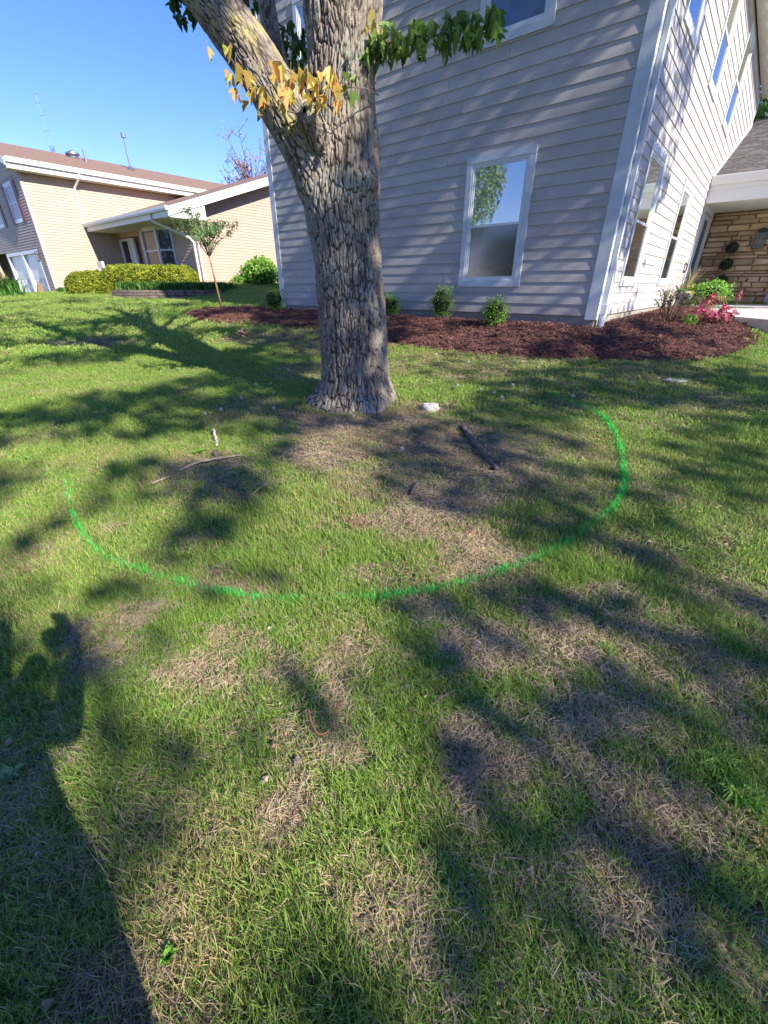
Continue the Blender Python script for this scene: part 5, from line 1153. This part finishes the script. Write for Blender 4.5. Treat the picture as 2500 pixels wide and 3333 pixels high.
def dryleaf(x,y,sz,m,label,name='fallen_leaf',lift=.03,seed=0,group='fallen leaves on the lawn'):
    r=random.Random(seed); n=14; c_=Vector((x,y,gs(x,y)+lift)); nr=Vector((r.gauss(0,.35),r.gauss(-.3,.3),1)).normalized(); u=nr.orthogonal().normalized(); v=nr.cross(u); mb=MB()
    pts=[c_]
    for k in range(n):
        t=2*math.pi*k/n; rr_=sz*(.62+.38*abs(math.sin(t*2.5+seed)))*(1 if k%2 else .85); pts.append(c_+u*math.cos(t)*rr_+v*math.sin(t)*rr_*.7+nr*(sz*.35*math.sin(t*2+seed)))
    pts2=[p-nr*.0012 for p in pts]; mb.add(pts+pts2,[(0,1+k,1+(k+1)%n) for k in range(n)]+[(n+1,n+2+(k+1)%n,n+2+k) for k in range(n)]+[(1+k,n+2+k,n+2+(k+1)%n,1+(k+1)%n) for k in range(n)])
    return tag(mb.build(name,m,None,origin=c_),label,'leaf',group)
dryleaf(-0.406,0.814,.022,M['paleleaf'],'large pale curled leaf in the sunny foreground grass',seed=1)
dryleaf(-0.305,0.876,.024,M['stick'],'dark grey dead leaf beside the pale one',seed=2)
dryleaf(-0.395,0.935,.016,M['dryleaf'],'small reddish brown leaf above the pale foreground leaf',seed=3)
dryleaf(-1.396,0.960,.022,M['dryleaf'],'pinkish dry leaf in the shade at the left edge',seed=4)
dryleaf(-0.811,0.315,.02,M['dryleaf'],'reddish dry leaf at the bottom left corner',seed=5)
dryleaf(0.423,0.566,.016,M['paleleaf'],'silvery upturned leaf in the shaded foreground right',seed=6)
dryleaf(0.068,0.324,.012,M['paleleaf'],'small pale leaf at the bottom edge centre',seed=7)
dryleaf(-0.588,2.028,.016,M['paleleaf'],'pale leaf in the dark shade left of the ring centre',seed=8)
dryleaf(-0.550,1.508,.018,M['paleleaf'],'whitish leaf just below the painted line',seed=9)
dryleaf(-0.756,0.539,.014,M['dryleaf'],'tan leaf at the edge of the shadow at left',seed=10)
dryleaf(0.851,4.580,.03,M['dryleaf'],'tan leaf beside the white rock',seed=11)
dryleaf(1.593,2.110,.02,M['paleleaf'],'pale leaf right of the painted line',seed=12)
# orange leaf heap
p=(-2.94,9.45); o=thing('orange_leaf_clump','small heap of orange dead leaves on the lawn left of the maple','leaves',(p[0],p[1],gs(*p)),None)
rg=np.random.default_rng(8); leafquads(cloud(70,(.16,.13,.12),rg,.4,.8,flat=1)+np.array([p[0],p[1],gs(*p)+.02]),.05,rg,'leaves',M['dryleaf'],o,(p[0],p[1],gs(*p)))
# dandelion seed heads
def puff(x,y,h,sz,lab):
    z=gs(x,y); o=thing('dandelion',lab,'dandelion',(x,y,z),'dandelion seed heads')
    MB().tube([(x,y,z),(x+.01,y,z+h*.6),(x+.015,y,z+h)],.0018,5).build('stalk',M['stem'],o)
    rg=np.random.default_rng(int(abs(x*97+y*31))); c=np.array([x+.015,y,z+h]); leafquads(cloud(60,(sz,sz,sz),rg,.1,.5)+c,.006,rg,'seed_head',M['puff'],o,(x,y,z))
PF=[]
for (x,y) in [(1.719,5.186),(1.327,5.159),(1.198,5.311),(1.370,4.935),(0.936,5.510),(-2.010,4.611),(-1.872,4.729),(-1.274,4.749),(1.643,5.464),(2.190,4.920),(0.839,7.200),(1.288,6.715),(2.118,5.567),(0.146,3.491),(-1.761,5.816),(-1.583,5.898),(-0.343,4.365),(3.068,5.312)]: PF.append((x,y,.07,.02))
for (x,y) in [(-1.445,5.493),(-1.796,5.249)]: PF.append((x,y,.05,.02))
PL=['dandelion puff nearest the dead grass right of the white rock','dandelion puff between the white rock and the far end of the painted ring','dandelion puff behind the white rock','dandelion puff a little right of the white rock','dandelion puff closest to the trunk on its right side','left one of two dandelion puffs on the lawn left of the trunk','right one of two dandelion puffs on the lawn left of the trunk','dandelion puff just left of the trunk roots','dandelion puff behind the one right of the rock','dandelion puff beside the far end of the painted ring','dandelion puff near the mulch edge right of the trunk','dandelion puff below the boxwood mulch edge','dandelion puff by the tall bright grass stems','dandelion puff on the bare soil in front of the trunk','farthest dandelion puff left of the trunk','second farthest dandelion puff left of the trunk','dandelion puff at the foot of the trunk front','rightmost dandelion puff, beyond the painted ring','short dandelion puff left of the trunk in shade','short dandelion puff farther left of the trunk']
for (q,lab) in zip(PF,PL): puff(*q,lab)
# tall grass sprig and weeds
straps('few long bright grass stems standing up right of the trunk',[(*(1.925,5.053),gs(*(1.925,5.053)))]*3,10,.42,M['lime'],9,name='tall_grass_tuft',cat='grass tuft',wd=.003)
def weed(x,y,label,rad,n,ls,m,seed,name='broadleaf_weed'):
    z=gs(x,y); o=thing(name,label,'weed',(x,y,z)); r=random.Random(seed); mb=MB()
    for k in range(n):
        a=k*2.4; L=rad*r.uniform(.5,1); c=Vector((x,y,z+.01)); d=Vector((math.cos(a),math.sin(a),0)); s=Vector((-d.y,d.x,0))*ls
        mb.add([c,c+d*L*.5+s+Vector((0,0,.03)),c+d*L+Vector((0,0,.025)),c+d*L*.5-s+Vector((0,0,.03)),c+d*L*.5+Vector((0,0,.02))],[(0,1,4),(1,2,4),(2,3,4),(3,0,4)])
    mb.build('leaves',m,o)
weed(1.171,0.847,'bright green clover like weed in the shade at right',.10,40,.012,M['box'],1)
weed(1.172,0.760,'leafy green weed below the clover like one at right',.09,34,.012,M['lime'],2)
weed(-1.311,0.838,'pale broad leaves at the left edge in shadow',.07,9,.012,M['young'],3)
weed(-0.553,0.399,'small rosette of round leaves in the bottom left sunlight',.03,12,.007,M['box'],4)
weed(1.135,0.617,'yellow green blades at the right edge in sunlight',.05,14,.005,M['straw'],5,'yellow_weed')
weed(-1.701,3.620,'low dark green weed left of the bare patch',.08,16,.012,M['box'],6)
weed(1.412,4.120,'round leaved weed by the fallen branch',.10,18,.016,M['box'],7)
weed(1.445,5.378,'low clover patch behind the white rock',.12,24,.014,M['box'],8)
# ------------------------------------------------------------------ the photographer, whose shadow falls on the lawn
def person():
    gzv=gs(-.05,-.42); me=bpy.data.meshes.new('person')
    V=[(0,-.42,.98),(0,-.43,1.15),(0,-.44,1.36),(0,-.43,1.5),(0,-.41,1.60),(0,-.40,1.70),
       (-.17,-.43,1.42),(-.13,-.33,1.2),(-.005,-.15,1.43),(.17,-.43,1.42),(.16,-.33,1.22),(.14,-.15,1.43),
       (-.10,-.42,.90),(-.12,-.40,.50),(-.13,-.43,.08),(-.13,-.31,.04),(.10,-.42,.90),(.12,-.40,.50),(.13,-.43,.08),(.13,-.31,.04)]
    Rr=[.15,.13,.15,.07,.095,.10,.075,.055,.04,.075,.055,.04,.11,.075,.05,.045,.11,.075,.05,.045]
    E_=[(0,1),(1,2),(2,3),(3,4),(4,5),(2,6),(6,7),(7,8),(2,9),(9,10),(10,11),(0,12),(12,13),(13,14),(14,15),(0,16),(16,17),(17,18),(18,19)]
    me.from_pydata([(x,y+.42,z) for x,y,z in V],E_,[]); ob=bpy.data.objects.new('person',me); COL.objects.link(ob); ob.location=(-.07,-.42,gzv)
    sk=ob.modifiers.new('skin','SKIN'); 
    for v,rr_ in zip(me.skin_vertices[0].data,Rr): v.radius=(rr_,rr_*.85)
    me.skin_vertices[0].data[0].use_root=True
    sb=ob.modifiers.new('sub','SUBSURF'); sb.levels=2; sb.render_levels=2; me.materials.append(M['person_cloth'])
    tag(ob,'person standing on the lawn in dark clothing, both hands raised to hold a phone','person')
    ph=MB().box((0,-.075,1.50),(.038,0,0),(0,.004,0),(0,0,.075)).build('phone',M['black'],None,origin=(0,-.075,1.43)); tag(ph,'black phone held up in both hands of the standing person','phone')
    hd=MB()
    for s in(-1,1):
        c=Vector((s*.045,-.11,gzv+1.47)); hd.lathe(tuple(c-Vector((0,0,.05))),[(.022,-.03),(.034,.01),(.038,.06),(.026,.10)],10)
        for k in range(4): hd.tube([c+Vector((s*.0,-.0,.03-.02*k)),c+Vector((-s*.004,.022,.034-.02*k)),c+Vector((-s*.025,.03,.034-.02*k))],[.009,.0085,.007],6)
        hd.tube([c+Vector((0,0,.0)),c+Vector((-s*.02,-.006,.03)),c+Vector((-s*.034,.012,.045))],[.011,.01,.008],6)
    hd.build('hands',M['skin'],ob,smooth=True)
    MB().lathe((-.07,-.41,gzv+1.66),[(.095,0),(.105,.05),(.10,.10),(.05,.14)],14).build('cap',M['person_cloth'],ob,smooth=True)
person()
# ------------------------------------------------------------------ grass, thatch, mulch chips, litter
def blade(mb,x,y,a,L,bend,wd,segs=2,z0=0,tw=0):
    dx,dy=math.cos(a),math.sin(a); qx,qy=-math.sin(a+tw)*wd,math.cos(a+tw)*wd; b=len(mb.v)
    for i in range(segs):
        t=i/segs; k=1-.35*t; mb.v+=[(x+dx*bend*t*t-qx*k,y+dy*bend*t*t-qy*k,z0+L*t*(1-.25*t*bend/L)),(x+dx*bend*t*t+qx*k,y+dy*bend*t*t+qy*k,z0+L*t*(1-.25*t*bend/L))]
    mb.v.append((x+dx*bend,y+dy*bend,z0+L*(1-.25*bend/L)))
    for i in range(segs-1): mb.f.append((b+2*i,b+2*i+1,b+2*i+3,b+2*i+2)); mb.m.append(0)
    mb.f.append((b+2*segs-2,b+2*segs-1,b+2*segs)); mb.m.append(0)
def clump(nm,m,n,rad,h0,h1,wd,seed,flat=False,segs=3):
    r=random.Random(seed); mb=MB()
    for k in range(n):
        a=r.uniform(0,6.28); d=rad*math.sqrt(r.random()); x,y=d*math.cos(a),d*math.sin(a)
        if flat:
            L=r.uniform(h0,h1); t=r.uniform(0,6.28); z=r.uniform(.002,.016); c=r.uniform(-.3,.3)
            p=[(x-math.cos(t)*L/2,y-math.sin(t)*L/2,z+r.uniform(-.003,.006)),(x+c*.01,y-c*.01,z+.004),(x+math.cos(t+c)*L/2,y+math.sin(t+c)*L/2,z+r.uniform(-.003,.008))]
            qx,qy=-math.sin(t)*wd,math.cos(t)*wd; b=len(mb.v)
            for q in p: mb.v+=[(q[0]-qx,q[1]-qy,q[2]),(q[0]+qx,q[1]+qy,q[2]+wd*.6)]
            mb.f+=[(b,b+1,b+3,b+2),(b+2,b+3,b+5,b+4)]; mb.m+=[0,0]
        else:
            L=r.uniform(h0,h1); blade(mb,x,y,r.uniform(0,6.28),L,L*r.uniform(.1,.75),wd*r.uniform(.7,1.2),segs,-.006,r.gauss(0,.3))
    me=bpy.data.meshes.new(nm); me.from_pydata(mb.v,[],mb.f); me.materials.append(m); me.update()
    return bpy.data.objects.new(nm,me)
def collect(name,obs):
    c=bpy.data.collections.new(name)
    for o in obs: c.objects.link(o)
    return c
def scatter(name,P,rot,scl,tint,coll,label=None):
    me=bpy.data.meshes.new(name); me.vertices.add(len(P)); me.vertices.foreach_set('co',np.asarray(P,np.float32).ravel())
    a=me.attributes.new('rot','FLOAT_VECTOR','POINT'); a.data.foreach_set('vector',np.asarray(rot,np.float32).ravel())
    a=me.attributes.new('scl','FLOAT_VECTOR','POINT'); a.data.foreach_set('vector',np.asarray(scl,np.float32).ravel())
    a=me.attributes.new('tint','FLOAT','POINT'); a.data.foreach_set('value',np.asarray(tint,np.float32))
    me.update(); ob=bpy.data.objects.new(name,me); COL.objects.link(ob); ob['kind']='stuff'
    if label: ob['label']=label
    g=bpy.data.node_groups.new(name,'GeometryNodeTree'); g.interface.new_socket('Geometry',in_out='INPUT',socket_type='NodeSocketGeometry'); g.interface.new_socket('Geometry',in_out='OUTPUT',socket_type='NodeSocketGeometry')
    n=g.nodes; L=g.links; gi=n.new('NodeGroupInput'); go=n.new('NodeGroupOutput'); ip=n.new('GeometryNodeInstanceOnPoints'); ci=n.new('GeometryNodeCollectionInfo'); ci.inputs[0].default_value=coll
    ci.inputs['Separate Children'].default_value=True; ci.inputs['Reset Children'].default_value=True
    mp=n.new('GeometryNodeMeshToPoints'); L.new(gi.outputs[0],mp.inputs[0]); L.new(mp.outputs[0],ip.inputs['Points']); L.new(ci.outputs[0],ip.inputs['Instance']); ip.inputs['Pick Instance'].default_value=True
    def na(nm,ty):
        k=n.new('GeometryNodeInputNamedAttribute'); k.data_type=ty; k.inputs[0].default_value=nm; return k.outputs[0]
    e2r=n.new('FunctionNodeEulerToRotation'); L.new(na('rot','FLOAT_VECTOR'),e2r.inputs[0]); L.new(e2r.outputs[0],ip.inputs['Rotation']); L.new(na('scl','FLOAT_VECTOR'),ip.inputs['Scale'])
    L.new(ip.outputs[0],go.inputs[0]); md=ob.modifiers.new('scatter','NODES'); md.node_group=g; return ob
ct,stt=math.cos(R(28.35)),math.sin(R(28.35))
def inview(x,y,z,mx=.16,my=.10):
    zz=z-CAM_H; dep=y*ct-zz*stt; up=y*stt+zz*ct
    with np.errstate(all='ignore'): u=x/dep*1355/2500; v=up/dep*1355/3333
    return (dep>.12)&(np.abs(u)<.5+mx)&(np.abs(v)<.5+my)
walkP=[(6.95,8.15),(7.03,9.33),(8.02,11.59),(8.95,13.8),(10.5,15.8),(14.5,12.6),(13.8,11.6),(10.3,8.4),(9.0,7.0)]
hP=[tuple(HP(a,b,0)[:2]) for a,b in((A2,0),(8.3,0),(8.3,14),(-8,14),(-8,10.9),(A2,10.9))]
nP=[tuple(NP_(a,b,0)[:2]) for a,b in((-8.3,3.8),(0,3.8),(0,0),(10,0),(10,18),(-8.3,18))]
bedP2=[(-12.3,22.3)]+RW+[(-7.2,22.6)]
def pts(x0,x1,y0,y1,dens,r0,r1,rg):
    n=int((x1-x0)*(y1-y0)*dens); x=rg.uniform(x0,x1,n); y=rg.uniform(y0,y1,n); r=np.hypot(x,y); z=gsurf(x,y)
    k=(r>=r0)&(r<r1)&inview(x,y,z)&~inpoly(x,y,BED)&~inpoly(x,y,walkP)&~inpoly(x,y,hP)&~inpoly(x,y,nP)&~inpoly(x,y,bedP2)&(np.hypot(x+.35,y-5.1)>.44)
    return x[k],y[k],z[k]
RINGP=[(2.02,5.25),(2.07,5.07),(2.25,4.75),(2.3,4.34),(2.23,3.88),(2.04,3.35),(1.81,2.86),(1.58,2.54),(1.32,2.32),(1.03,2.08),(.76,1.93),(.48,1.81),(.17,1.72),(-.12,1.69),(-.56,1.71),(-.87,1.76),(-1.1,1.84),(-1.43,1.97),(-1.74,2.13),(-2.08,2.45),(-2.39,2.83),(-2.65,3.23),(-2.72,3.6)]
zones=[(-2.6,2.6,.15,2.3,4200,0,2.3,('n',)),(-5.5,5.5,.8,4.8,1900,2.3,4.8,('m',)),(-9.5,9.5,2,9.5,620,4.8,9.5,('f',)),(-24,13,7,30,110,9.5,31,('x',))]
CL={'n':collect('grass_near',[clump('grass_clump',M['grass'],11,.028,.028,.072,.0013,s) for s in range(5)]),
    'm':collect('grass_mid',[clump('grass_clump',M['grass'],16,.045,.024,.056,.0018,10+s) for s in range(5)]),
    'f':collect('grass_far',[clump('grass_clump',M['grass'],24,.075,.026,.058,.0030,20+s) for s in range(4)]),
    'x':collect('grass_farther',[clump('grass_clump',M['grass'],60,.17,.03,.062,.0070,30+s,segs=2) for s in range(4)]),
    'tn':collect('thatch_near',[clump('thatch_clump',M['thatch'],18,.04,.015,.055,.0009,40+s,True) for s in range(5)]),
    'tf':collect('thatch_far',[clump('thatch_clump',M['thatch'],30,.09,.025,.075,.0022,50+s,True) for s in range(4)])}
rg=np.random.default_rng(77); tot=0
for (x0,x1,y0,y1,dens,r0,r1,ck) in zones:
    x,y,z=pts(x0,x1,y0,y1,dens,r0,r1,rg); b=bare_field(x,y); rr_=np.hypot(x,y)
    clumpy=fbm(x,y,7,61,3); pr=(1-.95*b)*np.clip(.95+1.6*(clumpy-.42),.4,1) if r0<9 else (1-.9*b)*np.ones_like(b)
    pr=np.where((np.abs(np.hypot(x+.35,y-5.1)-.52)<.09)&(vnoise(x,y,4,5)>.42),.9,pr); k=rg.random(len(x))<pr; x,y,z,b,clumpy=x[k],y[k],z[k],b[k],clumpy[k]
    n=len(x); tall=fbm(x,y,1.7,71,3)
    s=(.55+1.25*np.clip(tall-.25,0,1))*rg.uniform(.65,1.4,n)*(1-.35*b)
    s*=1+.5*np.exp(-(((x+.5)/.5)**2+((y-2.8)/.55)**2)**2)+.6*np.exp(-((np.hypot(x+.35,y-5.1)-.52)/.10)**2)*(vnoise(x,y,4,5)>.35)*1.6
    scl=np.stack([rg.uniform(.85,1.2,n),rg.uniform(.85,1.2,n),s],-1)
    lean=.28; rot=np.stack([rg.normal(0,lean,n),rg.normal(0,lean,n),rg.uniform(0,6.28,n)],-1)
    dry=np.clip(.10+.35*b+.5*(fbm(x,y,2.3,81,3)-.52)*2+.10*np.exp(-((x+.2)/.6)**2-((y-.7)/.5)**2),.02,.6)
    scatter('lawn_grass',np.stack([x,y,z],-1),rot,scl,dry,CL[ck[0]]); tot+=n
for (x0,x1,y0,y1,dens,r0,r1,ck) in [(-2.6,2.6,.15,2.6,1500,0,2.6,'tn'),(-5.5,5.5,.8,6,520,2.6,5.6,'tn'),(-10,9.5,3,11,130,5.6,11.5,'tf')]:
    x,y,z=pts(x0,x1,y0,y1,dens,r0,r1,rg); b=bare_field(x,y); k=rg.random(len(x))<np.clip(.12+1.0*b,0,1)*np.clip(1-.0*b,0,1)
    # leave some naked soil in the middle of the bare patches
    k&=~((fbm(x,y,4,91,3)>.60)&(b>.5)&(rg.random(len(x))<.75))
    x,y,z,b=x[k],y[k],z[k],b[k]; n=len(x)
    scatter('dead_thatch',np.stack([x,y,z+.002],-1),np.stack([rg.normal(0,.08,n),rg.normal(0,.08,n),rg.uniform(0,6.28,n)],-1),np.stack([rg.uniform(.8,1.3,n)]*2+[rg.uniform(.7,1.6,n)],-1),rg.uniform(.05,.5,n)*(fbm(x,y,3,95,2)>.4),CL[ck]); tot+=n
def leafclump(seed,n,rad,ls):
    r=random.Random(seed); mb=MB()
    for k in range(n):
        a=r.uniform(0,6.28); d=rad*math.sqrt(r.random()); c=Vector((d*math.cos(a),d*math.sin(a),r.uniform(.012,.035))); nr=Vector((r.gauss(0,.35),r.gauss(0,.35),1)).normalized(); u=nr.orthogonal().normalized(); v=nr.cross(u); q=ls*r.uniform(.7,1.3)
        mb.add([c-nr*.002]+[c+(u*math.cos(t)+v*math.sin(t)*.8)*q for t in np.linspace(0,6.28,7)[:-1]],[(0,1+i,1+(i+1)%6) for i in range(6)])
    me=bpy.data.meshes.new('weed_clump'); me.from_pydata(mb.v,[],mb.f); me.materials.append(M['groundweed']); me.update(); return bpy.data.objects.new('weed_clump',me)
M['groundweed']=grassmat('ground_weed_leaf',(.10,.22,.035),(.17,.30,.05),(.12,.24,.04),(.4,.3,.15))
wc=collect('weeds',[leafclump(s,16,.06,.0068) for s in range(4)])
n=15000; x=rg.uniform(-4,6,n); y=rg.uniform(.3,8.5,n); z=gsurf(x,y); q=fbm(x,y,1.6,120,3)+.08*np.clip((x-.2)/2,-1,1)+.05*np.clip((y-4)/2,-1,1)
k=(q>.57)&(y>1.6)&inview(x,y,z)&~inpoly(x,y,BED)&~inpoly(x,y,hP)&(np.hypot(x+.35,y-5.1)>.45)&(rg.random(n)<np.clip((q-.57)*9,0,.8)*(1-.6*bare_field(x,y))); x,y,z=x[k],y[k],z[k]; n=len(x)
scatter('ground_weeds',np.stack([x,y,z],-1),np.stack([rg.normal(0,.1,n),rg.normal(0,.1,n),rg.uniform(0,6.28,n)],-1),np.stack([rg.uniform(.6,1.3,n)]*3,-1),rg.uniform(0,.12,n),wc)
print('instances',tot)
# trimmed leaf litter and maple seeds
def litter(name,x,y,z,size,m,rg,asp):
    n=len(x); P=np.stack([x,y,z],-1); a=rg.uniform(0,6.28,n); N=np.stack([rg.normal(0,.35,n),rg.normal(0,.35,n),np.ones(n)],-1); N/=np.linalg.norm(N,axis=1)[:,None]
    U=np.stack([np.cos(a),np.sin(a),np.zeros(n)],-1); U-=N*(U*N).sum(1)[:,None]; W=np.cross(N,U); s=(size*rg.uniform(.6,1.3,n))[:,None]
    V=[]; 
    for k in range(6):
        t=k*math.pi/3; V.append(P+U*s*math.cos(t)+W*s*asp*math.sin(t)+N*s*.25*math.cos(2*t))
    V=np.stack(V,1).reshape(-1,3); F=np.arange(6*n).reshape(n,6)
    return npmesh(name,V,F,m,kind='stuff')
n=1500; x=rg.uniform(-1.2,2.4,n); y=rg.uniform(.25,3.2,n); k=(rg.random(n)<np.clip(.25+.45*(x+.4),.12,1))&(fbm(x,y,2.5,33,2)>.42); x,y=x[k],y[k]
litter('maple_seeds',x,y,gsurf(x,y)+rg.uniform(.008,.03,len(x)),.0065,M['paleleaf'],rg,.6)
n=1300; x=rg.uniform(-3,4,n); y=rg.uniform(2.2,8,n); k=fbm(x,y,1.5,34,2)>.48; x,y=x[k],y[k]
litter('lawn_litter',x,y,gsurf(x,y)+rg.uniform(.015,.035,len(x)),.011,M['paleleaf'],rg,.5)
n=500; x=rg.uniform(-1.2,2,n); y=rg.uniform(.25,2.5,n); litter('brown_leaf_bits',x,y,gsurf(x,y)+rg.uniform(.006,.02,n),.010,M['dryleaf'],rg,.45)
n=2600; x=rg.normal(.15,.85,n); y=rg.normal(4.0,.75,n); k=(bare_field(x,y)>.35)&(np.hypot(x+.35,y-5.1)>.45); x,y=x[k],y[k]
litter('bark_and_leaf_bits',x,y,gsurf(x,y)+rg.uniform(.006,.022,len(x)),.012,M['dryleaf'],rg,.4)
n=900; x=rg.normal(.3,.8,n); y=rg.normal(3.7,.75,n); k=(bare_field(x,y)>.45)&(np.hypot(x+.35,y-5.1)>.45); x,y=x[k],y[k]
litter('dark_wood_bits',x,y,gsurf(x,y)+rg.uniform(.006,.022,len(x)),.013,M['stick'],rg,.35)
# painted ring: sprayed blades
Q,L=catmull([(x,y,0,0) for x,y in RINGP],700); mb=MB(); r=random.Random(15)
for k in range(20000):
    t=r.random(); i=int(t*699); p=Q[i]; q=Q[min(i+1,699)]; 
    strength=(.95 if t<.55 else .95-.98*(t-.55)/.45)*(1 if t>.10 else .3); strength*=.25+1.1*float(_T[int(t*90)%256,7])*(.4+1.0*float(_T[int(t*260)%256,11]))
    if r.random()>strength: continue
    d=Vector((q[0]-p[0],q[1]-p[1],0)); 
    if d.length<1e-6: continue
    d.normalize(); off=r.gauss(0,.008 if t>.5 else .011)*(1 if r.random()<.85 else 2.2); x=p[0]-d.y*off; y=p[1]+d.x*off
    z=gs(x,y); fr=math.hypot(x,y); wd=.0012*(1 if fr<2.3 else fr/2.3)
    L_=r.uniform(.025,.066)
    if r.random()<.3: blade(mb,x,y,r.uniform(0,6.28),.012,r.uniform(.02,.045),wd,2,z)
    else: blade(mb,x,y,r.uniform(0,6.28),L_,L_*r.uniform(.1,.8),wd,3,z)
o=mb.build('painted_ring',M['paint'],None,origin=(-.2,4.2,gs(-.2,4.2))); tag(o,'bright green spray painted ring marked on the grass around the maple','paint mark')
# mulch chips
def chipclump(seed,n,rad):
    r=random.Random(seed); mb=MB()
    for k in range(n):
        a=r.uniform(0,6.28); d=rad*math.sqrt(r.random()); c=Vector((d*math.cos(a),d*math.sin(a),r.uniform(.0,.02))); t=r.uniform(0,6.28); u=Vector((math.cos(t),math.sin(t),r.gauss(0,.3))).normalized(); v=u.cross(Vector((0,0,1))).normalized(); w_=u.cross(v)
        mb.box(c,u*r.uniform(.007,.024),v*r.uniform(.002,.006),w_*.002)
    me=bpy.data.meshes.new('chip_clump'); me.from_pydata(mb.v,[],mb.f); me.materials.append(M['chip']); me.update(); return bpy.data.objects.new('chip_clump',me)
cc=collect('chips',[chipclump(s,14,.07) for s in range(5)])
n=42000; x=rg.uniform(-5.8,9.6,n); y=rg.uniform(5.9,15.8,n); k=inpoly(x,y,[(a,b) for a,b in BED]); x,y=x[k],y[k]; z,sdd=bedh(x,y); n=len(x)
scatter('mulch_chips',np.stack([x,y,z],-1),np.stack([rg.normal(0,.2,n),rg.normal(0,.2,n),rg.uniform(0,6.28,n)],-1),np.stack([rg.uniform(.8,1.4,n)]*3,-1),rg.random(n)*0,cc)
n=160; x=rg.uniform(.2,8.6,n); y=rg.uniform(6.3,12,n); k=inpoly(x,y,BED); x,y=x[k],y[k]; z,_s=bedh(x,y); litter('pale_mulch_bits',x,y,z+.02,.012,M['paleleaf'],rg,.7)
print('done')
